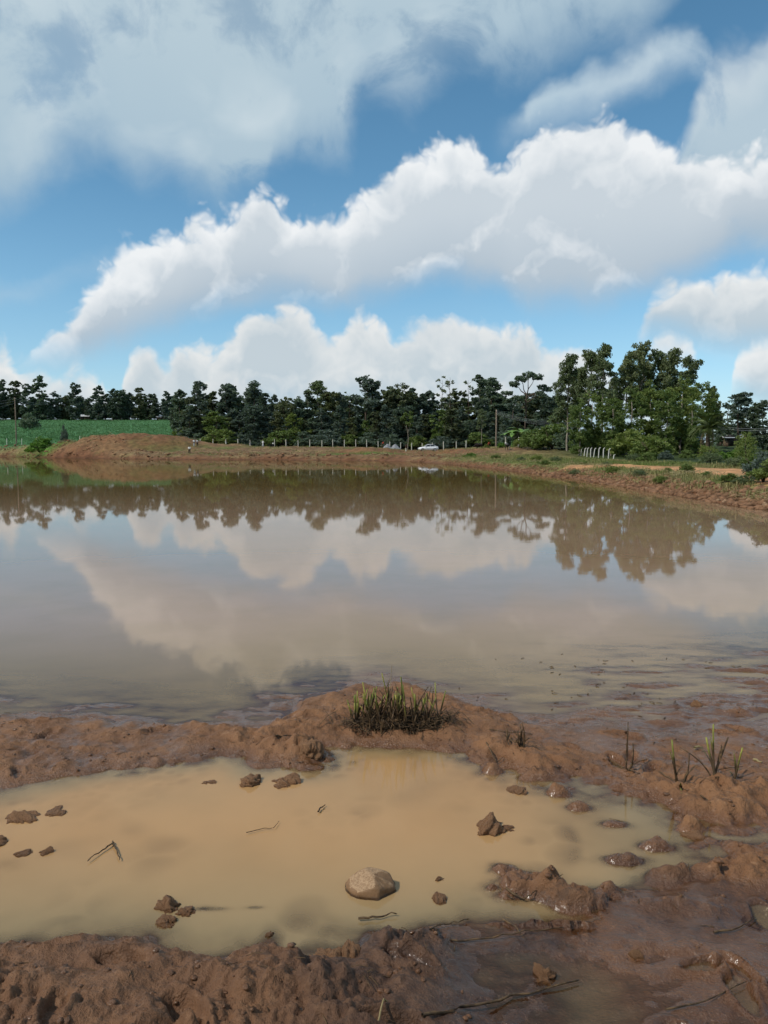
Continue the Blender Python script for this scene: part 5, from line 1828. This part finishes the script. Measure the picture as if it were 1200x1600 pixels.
def cow(px, Y, label, mat, graze, rz, k=1.0):
    x, y, z = ground_pt(px, Y)
    o = thing('cow', (x, y, z), label, 'cow', None, rz)
    hz = 0.55 if graze else 1.32
    Vs = [(0.62, 0, 1.02), (0.1, 0, .98), (-.45, 0, 1.0), (-.72, 0, 1.08), (-1.0, 0, hz * .35 + .72), (-1.22, 0, hz), (-1.42, 0, hz - .14)]
    Es = [(i, i + 1) for i in range(6)]
    Rs = [(.25, .27), (.30, .33), (.27, .31), (.20, .24), (.13, .17), (.12, .13), (.075, .08)]
    for s in (-1, 1):
        b = len(Vs)
        Vs += [(-.52, s * .17, .72), (-.53, s * .17, .40), (-.50, s * .17, .05)]
        Es += [(2, b), (b, b + 1), (b + 1, b + 2)]
        Rs += [(.10, .10), (.06, .06), (.055, .055)]
        b = len(Vs)
        Vs += [(.62, s * .18, .72), (.52, s * .17, .55), (.68, s * .17, .36), (.64, s * .17, .05)]
        Es += [(0, b), (b, b + 1), (b + 1, b + 2), (b + 2, b + 3)]
        Rs += [(.14, .14), (.09, .09), (.06, .06), (.055, .055)]
        b = len(Vs)
        Vs += [(-1.14, s * .13, hz + .06), (-1.12, s * .24, hz + .05)]
        Es += [(5, b), (b, b + 1)]
        Rs += [(.05, .03), (.03, .02)]
    b = len(Vs)
    Vs += [(.84, 0, 1.12), (.92, 0, .8), (.90, 0, .5)]
    Es += [(0, b), (b, b + 1), (b + 1, b + 2)]
    Rs += [(.05, .05), (.025, .025), (.04, .04)]
    link('body', skin_mesh('cow_body', [tuple(c_ * k for c_ in v) for v in Vs], Es, [(r[0] * k, r[1] * k) for r in Rs], mat), o)
    for s in (-1, 1):
        Vh, Fh = tube([tuple(c_ * k for c_ in p) for p in ((-1.16, s * .08, hz + .10), (-1.18, s * .17, hz + .19), (-1.2, s * .18, hz + .30))], (.03 * k, .022 * k, .008 * k), 5)
        link('horn', mesh_quads('horn', Vh, Fh, [M_BARK], True), o)
    return o


cow(748.5, 148, 'dark brown cow grazing on the bank left of the power pole', M_COW_D, True, 0.25, 0.75)
cow(793, 132, 'black and white cow facing the pond right of the power pole', M_COW_P, False, 1.1, 0.9)

# motorcycle by the fence
x, y, z = ground_pt(424, 193)
mb = thing('motorcycle', (x, y, z), 'dark motorcycle with a white load parked by the fence beside a person', 'motorcycle', None, 0.15)
for wx in (-.62, .66):
    th = np.linspace(0, 2 * math.pi, 17)[:-1]
    Vt = [((.30 + .045 * math.cos(a2_)) * math.cos(a), .045 * math.sin(a2_), (.30 + .045 * math.cos(a2_)) * math.sin(a)) for a in th for a2_ in np.linspace(0, 2 * math.pi, 7)[:-1]]
    Ft = [(i * 6 + k, i * 6 + (k + 1) % 6, ((i + 1) % 16) * 6 + (k + 1) % 6, ((i + 1) % 16) * 6 + k) for i in range(16) for k in range(6)]
    w_ = link('wheel', make_mesh('moto_wheel', np.array(Vt), np.array(Ft), [M_TYRE], True), mb)
    w_.location = (wx, 0, .345)
Vf, Ff = join([tube([(-.62, 0, .345), (-.42, 0, .75), (-.36, 0, 1.02)], (.035,) * 3, 5), tube([(-.42, 0, .75), (0, 0, .62), (.3, 0, .66), (.66, 0, .345)], (.04,) * 4, 5), tube([(-.3, 0, .40), (.2, 0, .36), (.66, 0, .345)], (.05, .08, .03), 5)])
link('frame', mesh_quads('moto_frame', Vf, Ff, [M_TYRE], True), mb)
link('seat', skin_mesh('moto_seat', [(0, 0, .80), (.35, 0, .80), (.62, 0, .84)], [(0, 1), (1, 2)], [.10, .11, .09], CLOTH['dark']), mb)
link('fuel_tank', skin_mesh('fuel_tank', [(-.30, 0, .86), (-.08, 0, .84)], [(0, 1)], [.13, .14], CLOTH['dark']), mb)
Vf, Ff = tube([(-.28, -.36, 1.04), (-.37, -.15, 1.05), (-.37, .15, 1.05), (-.28, .36, 1.04)], (.02,) * 4, 5)
link('handlebar', mesh_quads('handlebar', Vf, Ff, [M_RIM], True), mb)
link('load', skin_mesh('load', [(.22, 0, 1.0), (.62, 0, 1.02)], [(0, 1)], [.17, .20], CLOTH['white']), mb)

# grey gravel heaps, a tyre-dark rubble pile
M_GRAVEL = plain('gravel_grey', (0.24, 0.24, 0.25), 0.95, 0.1, 0.3, 6.0, 0.5)


def heap(name, px, Y, rx, hh, label, mat, seed):
    x, y, z = ground_pt(px, Y)
    n, mth = 14, 28
    V = [(0, 0, hh)]
    for i in range(1, n + 1):
        for k in range(mth):
            a = 2 * math.pi * k / mth
            r = i / n
            V.append((rx * r * math.cos(a), rx * r * 0.9 * math.sin(a), hh * max(-.1, (1 - r ** 1.25))))
    V = np.array(V)
    nz_ = fbm(V[:, 0] * 2.2 + seed, V[:, 1] * 2.2, 4, seed)
    V[:, 2] += nz_ * 0.16 * hh
    V[-mth:, 2] = -0.25
    Fc = [(0, 1 + k, 1 + (k + 1) % mth, 1 + (k + 1) % mth) for k in range(mth)]
    for i in range(n - 1):
        for k in range(mth):
            a, b = 1 + i * mth + k, 1 + i * mth + (k + 1) % mth
            Fc.append((a, a + mth, b + mth, b))
    o = tag(link(name, mesh_quads(name, V, np.array(Fc), [mat], True)), label, 'heap')
    o.location = (x, y, z)
    return o


heap('gravel_heap', 605, 184, 1.25, 1.25, 'left of two grey gravel heaps left of the white car', M_GRAVEL, 3)
heap('gravel_heap', 617.5, 183, 1.5, 1.3, 'right of two grey gravel heaps, nearer the white car', M_GRAVEL, 9)

# ------------------------------------------------------------------ stones and clods
M_CLOD = None
m, q, out = material('clod_mud')
tcn = q.n.new('ShaderNodeTexCoord')
v = tcn.outputs['Object']
pos = objco(q)
oi = q.n.new('ShaderNodeObjectInfo')
n1 = q.noise(q.vm('ADD', v, oi.outputs['Random']), 14.0, 5, 0.62)
n2 = q.noise(v, 70.0, 4, 0.6)
sepz = q.n.new('ShaderNodeSeparateXYZ')
q.l.new(pos, sepz.inputs[0])
wl = q.mr(q.m('ADD', sepz.outputs[2], q.m('MULTIPLY', q.m('SUBTRACT', n1, 0.5), 0.02)), 0.002, 0.014, 1.0, 0.0)
c = q.mix(q.mr(n1, 0.3, 0.7), (0.215, 0.102, 0.045), (0.36, 0.195, 0.095))
c = q.mix(wl, c, q.vm('MULTIPLY', c, (0.74, 0.70, 0.66)))
nm = bump(q, q.m('ADD', n1, q.m('MULTIPLY', n2, 0.5)), 0.9, 0.02)
q.l.new(principled(q, c, q.mr(wl, 0, 1, 0.75, 0.25), 0.35, nm), out.inputs[0])
M_CLOD = m

import bmesh


def ico(sub):
    bm = bmesh.new()
    bmesh.ops.create_icosphere(bm, subdivisions=sub, radius=1.0)
    V = np.array([v_.co[:] for v_ in bm.verts])
    Fc = np.array([[v_.index for v_ in f.verts] for f in bm.faces])
    bm.free()
    return V, Fc


def noise3(V, s, seed, oct=4):
    return (fbm(V[:, 0] * s + V[:, 2] * s * 0.7, V[:, 1] * s - V[:, 2] * s * 0.5, oct, seed) + fbm(V[:, 1] * s + 4.1, V[:, 2] * s + V[:, 0] * 0.6 * s, oct, seed + 9)) * 0.6


def clod_mesh(name, seed, sub, flat=0.6, knob=0.35, mat=None, facets=0):
    V, Fc = ico(sub)
    rng = np.random.default_rng(seed)
    r = np.ones(len(V))
    if facets:
        nrm = unit(rng, facets)
        off = rng.uniform(0.62, 0.95, facets)
        dd = V @ nrm.T
        r = np.min(np.where(dd > 0.05, off[None, :] / np.maximum(dd, 0.05), 9), 1)
        r = np.minimum(r, 1.25)
    r = r * (1 + knob * noise3(V, 1.3, seed, 3) + knob * 0.45 * noise3(V, 4.0, seed + 3, 4) + (0.10 * noise3(V, 11, seed + 5, 3) if sub >= 4 else 0))
    V = V * r[:, None] * np.array([1, 0.85, flat])
    return make_mesh(name, V, Fc, [mat or M_CLOD], facets == 0 or sub >= 4)


CLODS = [clod_mesh('mud_clod', s, 5, 0.7, 0.62) for s in (3, 7, 12, 19, 27)]
# px, py, width px, height ratio, label
for i, (px, py, w, hr, lb) in enumerate((
        (395, 1216, 38, 0.62, 'rounded brown clod at the top of the puddle, left of a pair'),
        (446, 1216, 40, 0.58, 'rounded brown clod at the top of the puddle, right of a pair'),
        (30, 1270, 48, 0.42, 'flat mud lump at the left edge of the puddle'),
        (89, 1260, 40, 0.38, 'smooth half sunk mud lump right of the flat one at the left'),
        (-2, 1312, 26, 0.7, 'clod cut off by the left edge of the puddle'),
        (36, 1328, 26, 0.4, 'small low clod near the left edge of the puddle'),
        (72, 1329, 18, 0.7, 'tiny pointed clod next to the small low clod on the left'),
        (264, 1410, 34, 0.66, 'upper knob of the brown clod cluster in the lower puddle'),
        (262, 1434, 30, 0.6, 'lower knob of the brown clod cluster in the lower puddle'),
        (290, 1420, 26, 0.55, 'right knob of the brown clod cluster in the lower puddle'),
        (684, 1401, 25, 0.6, 'small angular clod right of the pale rock'),
        (687, 1371, 14, 0.5, 'tiny clod between pale rock and mud island'),
        (765, 1286, 42, 0.75, 'crumbly clod standing in the puddle above the mud island'),
        (795, 1290, 20, 0.5, 'small clod touching the right of the crumbly one'),
        (809, 1230, 32, 0.5, 'clod at the right foot of the mud bank under the stubble'),
        (422, 1459, 13, 0.6, 'tiny round clod in the bottom of the puddle'),
        (325, 1218, 24, 0.35, 'half sunk dark clod below the left bank'),
        (1087, 1100, 15, 0.85, 'dark stone on the wet mud flat at right'),
        (1080, 1298, 40, 0.45, 'brown slab of mud at the right end of the puddle'),
        (512, 1500, 50, 0.62, 'broken wet clod on the lower edge of the puddle, left part'),
        (545, 1496, 34, 0.85, 'dark upright piece of the broken clod on the lower edge'),
        (850, 1520, 30, 0.9, 'dark rooty clod on the wet mud at bottom right'),
        (992, 1490, 18, 0.6, 'small clod in the bluish pool at bottom right'),
        (482, 1178, 36, 0.75, 'knob at the front of the bank left of the stubble'),
        )):
    X0, Y0 = onz(px, py + w * 0.18)
    dist = math.hypot(Y0, CAM_H)
    r = w / 2 / FPX * dist * 1.02
    zb = max(0.0, float(near_h(np.array([X0]), np.array([Y0]))[0]))
    o = tag(link('stone' if 'stone' in lb else 'mud_clod', CLODS[i % 5]), lb, 'stone' if 'stone' in lb else 'clod', 'clods in and round the puddle')
    o.location = (X0, Y0, zb - 0.30 * r if zb == 0 else zb - 0.3 * r)
    o.scale = (r, r, r * hr * 1.7)
    o.rotation_euler = (0, 0, rngT.uniform(0, 6.28))

# the pale rock in the puddle: faceted stone, dry dusty top
m, q, out = material('rock_tan')
pos = objco(q)
sepz = q.n.new('ShaderNodeSeparateXYZ')
q.l.new(pos, sepz.inputs[0])
n1 = q.noise(pos, 18.0, 5, 0.6)
n2 = q.noise(pos, 120.0, 4, 0.6)
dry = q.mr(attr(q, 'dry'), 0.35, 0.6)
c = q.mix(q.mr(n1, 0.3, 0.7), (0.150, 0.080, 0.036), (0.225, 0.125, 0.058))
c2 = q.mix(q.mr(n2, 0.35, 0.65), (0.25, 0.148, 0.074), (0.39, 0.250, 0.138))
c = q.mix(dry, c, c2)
wl = q.mr(q.m('ADD', sepz.outputs[2], q.m('MULTIPLY', n1, 0.012)), 0.012, 0.026, 1.0, 0.0)
c = q.mix(wl, c, q.vm('MULTIPLY', c, (0.32, 0.3, 0.3)))
nm = bump(q, q.m('ADD', q.m('MULTIPLY', n1, 0.6), q.m('MULTIPLY', n2, 0.5)), 0.6, 0.012)
q.l.new(principled(q, c, q.mr(wl, 0, 1, 0.7, 0.15), 0.4, nm), out.inputs[0])
M_ROCK = m
V, Fc = ico(5)
planes = [((-0.36, -0.38, 0.85), 0.60), ((0.50, -0.30, 0.80), 0.66), ((-0.15, -0.93, 0.22), 0.80), ((0.70, -0.66, 0.12), 0.84), ((0.92, 0.1, 0.30), 0.92), ((0.3, 0.85, 0.45), 0.8), ((-0.5, 0.75, 0.45), 0.78),
          ((-0.93, -0.2, 0.25), 0.95), ((-0.70, -0.68, 0.18), 0.88), ((0.1, 0.1, 1.0), 0.72)]
N_ = np.array([np.array(p[0]) / np.linalg.norm(p[0]) for p in planes])
O_ = np.array([p[1] for p in planes])
dd = V @ N_.T
rr = np.where(dd > 0.04, O_[None, :] / np.maximum(dd, 0.04), 9.0)
k_ = 30.0
rs = -np.log(np.exp(-k_ * np.minimum(rr, 3)).sum(1)) / k_
rs = np.minimum(rs, 1.15)
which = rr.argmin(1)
rs = rs * (1 + 0.075 * noise3(V, 2.5, 5, 4) + 0.035 * noise3(V, 8, 6, 3))
# a cracked notch on the right front
notch = np.exp(-(((V @ np.array([0.55, -0.75, 0.05])) - 0.93) / 0.05) ** 2) * (V[:, 2] < 0.35)
rs = rs * (1 - 0.05 * notch)
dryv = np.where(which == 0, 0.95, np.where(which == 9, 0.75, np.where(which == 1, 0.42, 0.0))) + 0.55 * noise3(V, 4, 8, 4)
Vr = V * rs[:, None]
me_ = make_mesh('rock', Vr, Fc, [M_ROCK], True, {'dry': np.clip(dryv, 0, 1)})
X0, Y0 = onz(580, 1390)
R0 = 38 / FPX * math.hypot(Y0, CAM_H) * 0.86
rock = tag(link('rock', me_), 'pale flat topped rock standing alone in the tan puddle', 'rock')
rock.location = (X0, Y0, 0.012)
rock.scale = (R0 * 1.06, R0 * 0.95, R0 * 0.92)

# stones and clods along the lip of the right bank
M_BANKCLOD = plain('bank_clod', (0.185, 0.100, 0.055), 0.9, 0.15, 0.5, 3.0, 0.4)
M_BANKSTONE = plain('bank_stone', (0.25, 0.155, 0.090), 0.85, 0.2, 0.3, 3.0, 0.4)
smallc = [clod_mesh('bank_clod', s, 2, 0.75, 0.5, M_BANKCLOD) for s in (31, 35, 39)] + [clod_mesh('bank_stone', 44, 3, 0.8, 0.25, M_BANKSTONE, 9)]
rngS = np.random.default_rng(21)
P, S = scatter(rngS, 9000, 25, 60, lambda y, u: 9.5 + u * 7, 0, lambda x, y, h, i: (i['sd'] > -0.1) & (i['sd'] < 1.6) & (h > -0.03), 1.8)
order = np.argsort(P[:, 1])
P = P[order]
big = P[::max(1, len(P) // 70)][:70]
for k, p in enumerate(big):
    r = rngS.uniform(0.10, 0.20)
    st_ = k % 3 == 0
    o = tag(link('bank_stone' if st_ else 'bank_clod', smallc[3] if st_ else smallc[k % 3]),
            'tan stone among the clods on the lip of the right bank' if st_ else 'red brown clod on the crumbling lip of the right bank',
            'stone' if st_ else 'clod', 'stones on the lip of the right bank' if st_ else 'clods on the lip of the right bank')
    o.location = (p[0], p[1], p[2] + 0.02)
    o.scale = (r, r * rngS.uniform(0.7, 1.2), r * rngS.uniform(0.6, 0.95))
    o.rotation_euler = (rngS.uniform(-.4, .4), rngS.uniform(-.4, .4), rngS.uniform(0, 6.28))
Vi, Fi = ico(1)


def rubble(name, P, rlo, rhi, mat, seed):
    rng = np.random.default_rng(seed)
    n = len(P)
    r = rng.uniform(rlo, rhi, n) * rng.uniform(0.5, 1, n)
    jit = 1 + 0.35 * rng.uniform(-1, 1, (n, len(Vi)))
    V = P[:, None, :] + Vi[None] * jit[:, :, None] * r[:, None, None] * np.stack([rng.uniform(.8, 1.4, n), rng.uniform(.8, 1.2, n), rng.uniform(.5, .85, n)], 1)[:, None, :]
    Fc = Fi[None] + (np.arange(n) * len(Vi))[:, None, None]
    return make_mesh(name, V.reshape(-1, 3), Fc.reshape(-1, 3), [mat])


P2, _ = scatter(rngS, 14000, 25, 135, lambda y, u: 8.5 + u * 10, 0, lambda x, y, h, i: (i['sd'] > -0.15) & (i['sd'] < 1.5) & (h > -0.05), 1.5)
link('soil_clods', rubble('right_bank_soil_clods', P2[:5200], 0.06, 0.22, M_BANKCLOD, 5), kind='stuff')
P3, _ = scatter(rngS, 16000, 120, 222, lambda y, u: -115 + u * 135, 0, lambda x, y, h, i: (i['sd'] > -0.1) & (i['sd'] < 9) & (fbm(x * .2, y * .2, 3, 640) > -0.1), 1.1)
link('soil_clods', rubble('far_bank_soil_clods', P3[:4200], 0.12, 0.42, M_BANKCLOD, 6), kind='stuff')
M_STRAW = grass_material('cut_straw', (0.36, 0.28, 0.14), (0.50, 0.41, 0.23), (0.30, 0.24, 0.12), (0.42, 0.34, 0.18))


def straws(name, P, L, w, mat, seed, up=0.25):
    rng = np.random.default_rng(seed)
    n = len(P)
    a = rng.uniform(0, 6.28, n)
    l = L * rng.uniform(0.4, 1.2, n)
    dv = np.stack([np.cos(a), np.sin(a), rng.uniform(-.05, up, n)], 1) * l[:, None] * 0.5
    sv = np.stack([-np.sin(a), np.cos(a), 0 * a], 1) * w
    up_ = np.array([0, 0, w])
    bend = np.stack([0 * a, 0 * a, l * rng.uniform(0, 0.12, n)], 1)
    V = np.stack([P - dv - sv, P - dv + sv, P - dv + up_, P + bend - sv, P + bend + sv, P + bend + up_, P + dv - sv * .6, P + dv + sv * .6, P + dv + up_], 1).reshape(-1, 3)
    f = np.array([(0, 1, 4, 3), (1, 2, 5, 4), (2, 0, 3, 5), (3, 4, 7, 6), (4, 5, 8, 7), (5, 3, 6, 8)])
    Fc = (f[None] + (np.arange(n) * 9)[:, None, None]).reshape(-1, 4)
    return make_mesh(name, V, Fc, [mat], False, {'rnd': np.repeat(rng.uniform(0, 1, n), 9), 'clump': np.repeat(rng.uniform(0, 1, n), 9)})


P4, _ = scatter(rngS, 3600, 26, 130, lambda y, u: 9 + u * 10, 0, lambda x, y, h, i: (i['sd'] > 0.5) & (i['sd'] < 4) & (fbm(x * .5, y * .5, 3, 660) > 0.0), 1.6)
P4[:, 2] += 0.12
link('dry_straw', straws('right_bank_straw', P4, 0.9, 0.012, M_STRAW, 8, 0.4), kind='stuff')
P5, _ = scatter(rngS, 7000, 125, 222, lambda y, u: -115 + u * 140, 0, lambda x, y, h, i: (i['sd'] > 0.8) & (i['sd'] < 14) & (fbm(x * .13, y * .13, 3, 670) > 0.0), 1.1)
P5[:, 2] += 0.2
link('dry_straw', straws('far_bank_straw', P5, 1.8, 0.035, M_STRAW, 9, 0.4), kind='stuff')

# ------------------------------------------------------------------ stubble in the foreground
m, q, out = material('stalk')
hgt = attr(q, 'h')
oi = q.n.new('ShaderNodeObjectInfo')
pos = objco(q)
n1 = q.noise(pos, 60.0, 3, 0.5)
gr = q.mix(oi.outputs['Random'], (0.11, 0.14, 0.022), (0.30, 0.28, 0.055))
c = q.mix(q.mr(q.m('ADD', hgt, q.m('MULTIPLY', q.m('SUBTRACT', n1, 0.5), 0.35)), 0.46, 0.84), (0.075, 0.048, 0.024), gr)
c = q.mix(q.mr(n1, 0.58, 0.7, 0, 0.7), c, (0.16, 0.10, 0.04))
q.l.new(principled(q, c, 0.6, 0.3), out.inputs[0])
M_STALK = m
m, q, out = material('stalk_dead')
pos = objco(q)
n1 = q.noise(pos, 40.0, 3, 0.5)
c = q.mix(q.mr(n1, 0.35, 0.7), (0.045, 0.028, 0.016), (0.15, 0.092, 0.044))
q.l.new(principled(q, c, 0.7, 0.25), out.inputs[0])
M_DEAD = m


def stalk_mesh(name, L, r, bend, seed, mat, cut=True, lf=True):
    rng = np.random.default_rng(seed)
    n = 7
    t = np.linspace(0, 1, n)
    P_ = np.stack([bend * t * t * L, rng.normal() * 0.04 * L * t, L * t], 1)
    V1, F1 = tube(P_, r * (1.25 - 0.5 * t), 6)
    parts = [(V1, F1)]
    hv = [np.clip(V1[:, 2] / L, 0, 1)]
    if lf:  # sheath of an old leaf standing off the stalk
        b = P_[2]
        w = r * 1.5
        s = rng.choice([-1, 1])
        V2 = np.array([b + (0, -w, 0), b + (0, w, 0), b + (s * r * 2.5, w * .8, L * .28), b + (s * r * 2.5, -w * .8, L * .28), b + (s * r * 6, 0, L * .52)])
        parts.append((V2, np.array([(0, 1, 2, 3), (3, 2, 4, 4)])))
        hv.append(np.clip(V2[:, 2] / L, 0, 1))
    V, Fc = join(parts)
    me_ = mesh_quads(name, V, Fc, [mat], True)
    a_ = me_.attributes.new('h', 'FLOAT', 'POINT')
    a_.data.foreach_set('value', np.concatenate(hv).astype(np.float32))
    return me_


GREENST = [stalk_mesh('green_stalk', L, r, b, s, M_STALK) for L, r, b, s in ((.31, .0050, .10, 1), (.27, .0042, -.12, 2), (.35, .0055, .04, 3), (.30, .0065, -.05, 4))]
DEADST = [stalk_mesh('dead_stalk', L, r, b, s, M_DEAD) for L, r, b, s in ((.25, .0042, .2, 5), (.20, .005, -.25, 6), (.29, .0038, .3, 7), (.16, .006, .1, 8))]


def base_z(x, y):
    return float(near_h(np.array([x]), np.array([y]))[0])


X0, Y0 = onz(622, 1128, 0.08)
rngK = np.random.default_rng(33)
tus = thing('grass_tussock', (X0, Y0, base_z(X0, Y0)), 'clump of cut reed stubble with green tips on the mud bank', 'reed clump')
z0 = tus.location.z
pxm = 5.9 / FPX
for k in range(115):
    dx = rngK.uniform(-76, 76) if k < 70 else rngK.normal() * 30
    # clumped stands, as in the photograph
    dx += 5 * math.sin(dx * 0.35)
    lx = dx * pxm
    ly = rngK.normal() * 0.07
    zz = base_z(X0 + lx, Y0 + ly) - z0
    tall = 1 - 0.45 * (abs(dx) / 80) ** 2
    green = rngK.random() < 0.20 or any(abs(dx - c_) < 4 for c_ in (-60, -48, 2, 14, 37, 62))
    me_ = GREENST[rngK.integers(4)] if green else DEADST[rngK.integers(4)]
    s_ = link('stalk', me_, tus)
    s_.location = (lx, ly, zz - 0.01)
    sc_ = tall * rngK.uniform(0.75, 1.12) * (1.0 if green else 0.95)
    s_.scale = (1, 1, sc_)
    s_.rotation_euler = (rngK.normal() * 0.16, rngK.normal() * (0.14 if green else 0.28), rngK.uniform(0, 6.28))
V, Fc = tube(wander(rngK, (0, 0, 0), (0.03, 0, 0.42), 6, 0.004), np.linspace(.003, .0012, 6), 4)
l_ = link('dry_blade', mesh_quads('dry_blade', V, Fc, [M_STRAW]), tus)
l_.location = (-0.075, 0, 0)
# matted old leaves lying round the foot of the clump
Pm = np.stack([X0 + rngK.normal(size=900) * 0.17, Y0 - 0.03 + rngK.normal(size=900) * 0.055, np.zeros(900)], 1)
Pm[:, 2] = near_h(Pm[:, 0], Pm[:, 1]) + rngK.uniform(0.002, 0.040, 900)
me_ = straws('matted_leaves', Pm - np.array([X0, Y0, z0]), 0.17, 0.0035, M_DEAD, 14, 0.6)
me_2 = link('matted_leaves', me_, tus)
me_2['kind'] = 'stuff'

for (px, py, hpx, n, lb) in ((980, 1202, 70, 3, 'single dark reed stub on the wet mud, leftmost of the row at right'),
                             (1063, 1228, 62, 5, 'reed stub with splayed dead leaves at the right'),
                             (1113, 1222, 74, 4, 'thick reed stub with cut green top at the right'),
                             (1144, 1218, 60, 3, 'bright green reed stub nearest the right edge'),
                             (818, 1172, 40, 7, 'low splayed dark reed clump right of the big stubble'),
                             (797, 1165, 28, 5, 'very small dark stubble beside the splayed clump')):
    x_, y_ = onz(px, py, 0.05)
    zb = base_z(x_, y_)
    o = thing('reed_stub', (x_, y_, zb), lb, 'reed stub', 'reed stubs on the right mud')
    Lm = hpx / FPX * math.hypot(y_, CAM_H) * 1.03
    for k in range(n):
        g_ = (k < 2 and px > 970) and px not in (980,)
        me_ = GREENST[(k + 2) % 4] if g_ else DEADST[k % 4]
        s_ = link('stalk', me_, o)
        s_.location = (rngK.normal() * 0.012, rngK.normal() * 0.012, -0.012)
        L0 = (.35, .30, .31, .27)[k % 4] if g_ else (.25, .20, .29, .16)[k % 4]
        s_.scale = (1.1, 1.1, Lm / L0 * (1 if k == 0 else rngK.uniform(0.45, 0.8)))
        lean_ = 0.06 if (k == 0 and px > 900) else 0.55
        s_.rotation_euler = (rngK.normal() * lean_ * .5, rngK.normal() * lean_, rngK.uniform(0, 6.28))


# ------------------------------------------------------------------ twigs
def twig(pts_px, r, label, mat=None, lift=0.012, fork=None, group='twigs lying about the puddle'):
    P_ = []
    for (px, py) in pts_px:
        x_, y_ = onz(px, py, 0.02)
        z_ = max(base_z(x_, y_), 0.0)
        x_, y_ = onz(px, py, z_)
        P_.append((x_, y_, max(base_z(x_, y_), 0.0) + lift))
    P_ = np.array(P_)
    # refine
    t = np.linspace(0, len(P_) - 1, (len(P_) - 1) * 4 + 1)
    Q_ = np.stack([np.interp(t, np.arange(len(P_)), P_[:, i]) for i in range(3)], 1)
    Q_[1:-1] += rngK.normal(size=(len(Q_) - 2, 3)) * r * 0.5
    o0 = Q_[0].copy()
    V, Fc = tube(Q_ - o0, np.linspace(r, r * 0.45, len(Q_)), 6)
    o = tag(link('twig', mesh_quads('twig', V, Fc, [mat or M_DEAD], True)), label, 'twig', group)
    o.location = o0
    return o


twig([(178, 1320), (160, 1332), (137, 1349)], .005, 'left arm of the dark forked twig in the puddle')
twig([(176, 1318), (183, 1334), (187, 1347)], .005, 'right arm of the dark forked twig in the puddle')
twig([(497, 1271), (503, 1264), (508, 1260)], .005, 'tiny upright twig in the middle of the puddle')
twig([(385, 1304), (412, 1297), (428, 1297), (436, 1286)], .0025, 'hair thin bent twig in the puddle below the clod pair')
twig([(560, 1439), (590, 1437), (620, 1432)], .006, 'dark stick floating below the pale rock')
twig([(672, 1460), (680, 1452), (700, 1446), (732, 1440)], .004, 'arched thin twig below the mud island')
twig([(690, 1472), (740, 1472), (800, 1464), (880, 1452)], .005, 'long thin twig running right across the wet mud')
twig([(660, 1590), (720, 1580), (800, 1562), (904, 1536)], .007, 'long dark stick on the mud along the bottom edge')
twig([(590, 1600), (600, 1585), (606, 1577)], .004, 'short pale stem at the bottom edge', M_STRAW)
twig([(1115, 1462), (1150, 1456), (1180, 1437)], .005, 'curved twig on the smooth mud at the right')
twig([(790, 1398), (820, 1388), (838, 1384)], .006, 'dark twig lying on the mud island')
twig([(780, 1392), (800, 1390), (826, 1372)], .005, 'second twig crossing the mud island')
twig([(785, 1440), (805, 1452), (820, 1470)], .004, 'twig at the foot of the mud island')
twig([(430, 1160), (448, 1152), (465, 1148)], .006, 'pale brown stick left of the stubble')
twig([(765, 1140), (790, 1148), (830, 1148)], .005, 'stick lying on the bank right of the stubble')
twig([(760, 1160), (775, 1175), (786, 1186)], .005, 'stick leaning down the bank toward the puddle')
twig([(960, 1196), (985, 1206), (1000, 1210)], .005, 'stick by the leftmost reed stub')
twig([(1030, 1208), (1050, 1222), (1075, 1228)], .005, 'bent stick at the splayed reed stub')
twig([(1118, 1224), (1124, 1206), (1160, 1202)], .005, 'bent dark stalk between the two green reed stubs')
twig([(1095, 1240), (1110, 1250)], .006, 'short stick in front of the thick reed stub')
twig([(1178, 1190), (1190, 1193)], .010, 'short pale chip near the right edge', M_STRAW)
twig([(1085, 1172), (1098, 1170)], .010, 'short pale chip left of the thick reed stub', M_STRAW)
twig([(498, 1178), (508, 1186), (517, 1194)], .004, 'twig hanging into the puddle left of the stubble')
twig([(1040, 1580), (1100, 1568), (1165, 1540)], .004, 'thin root on the smooth mud at bottom right')

# litter: bits of straw and leaf trodden into the mud, flecks on the shallows
n = 700
lx = rngK.uniform(-3.0, 3.2, n)
ly = rngK.uniform(2.5, 6.6, n)
hz_ = near_h(lx, ly)
k_ = (hz_ > 0.012)
Pm = np.stack([lx, ly, hz_ + 0.003], 1)[k_]
link('straw_litter', straws('straw_litter', Pm, 0.07, 0.0022, M_DEAD, 15, 0.05), kind='stuff')
lx = rngK.uniform(-2.6, 3.6, 420)
ly = rngK.uniform(5.8, 8.2, 420)
hz_ = near_h(lx, ly)
Pm = np.stack([lx, ly, np.maximum(hz_, 0) + 0.002], 1)[(lx + rngK.normal(size=420) * 0.7 > 1.3) & (fbm(lx * 1.5, ly * 1.5, 3, 690) > 0.05)]
link('floating_debris', straws('floating_debris', Pm, 0.04, 0.004, M_DEAD, 16, 0.02), kind='stuff')
P6 = np.stack([rngK.uniform(-3.0, 3.0, 2600), rngK.uniform(2.4, 6.4, 2600), np.zeros(2600)], 1)
P6[:, 2] = near_h(P6[:, 0], P6[:, 1])
P6 = P6[(P6[:, 2] > 0.02) & (fbm(P6[:, 0] * 2, P6[:, 1] * 2, 3, 680) > 0.0)]
me_ = rubble('mud_crumbs', P6[:700], 0.005, 0.022, M_MUD, 17)
for an, v_ in (('wet', 0.55), ('peat', 0.25)):
    a_ = me_.attributes.new(an, 'FLOAT', 'POINT')
    a_.data.foreach_set('value', np.full(len(me_.vertices), v_, np.float32))
link('mud_crumbs', me_, kind='stuff')
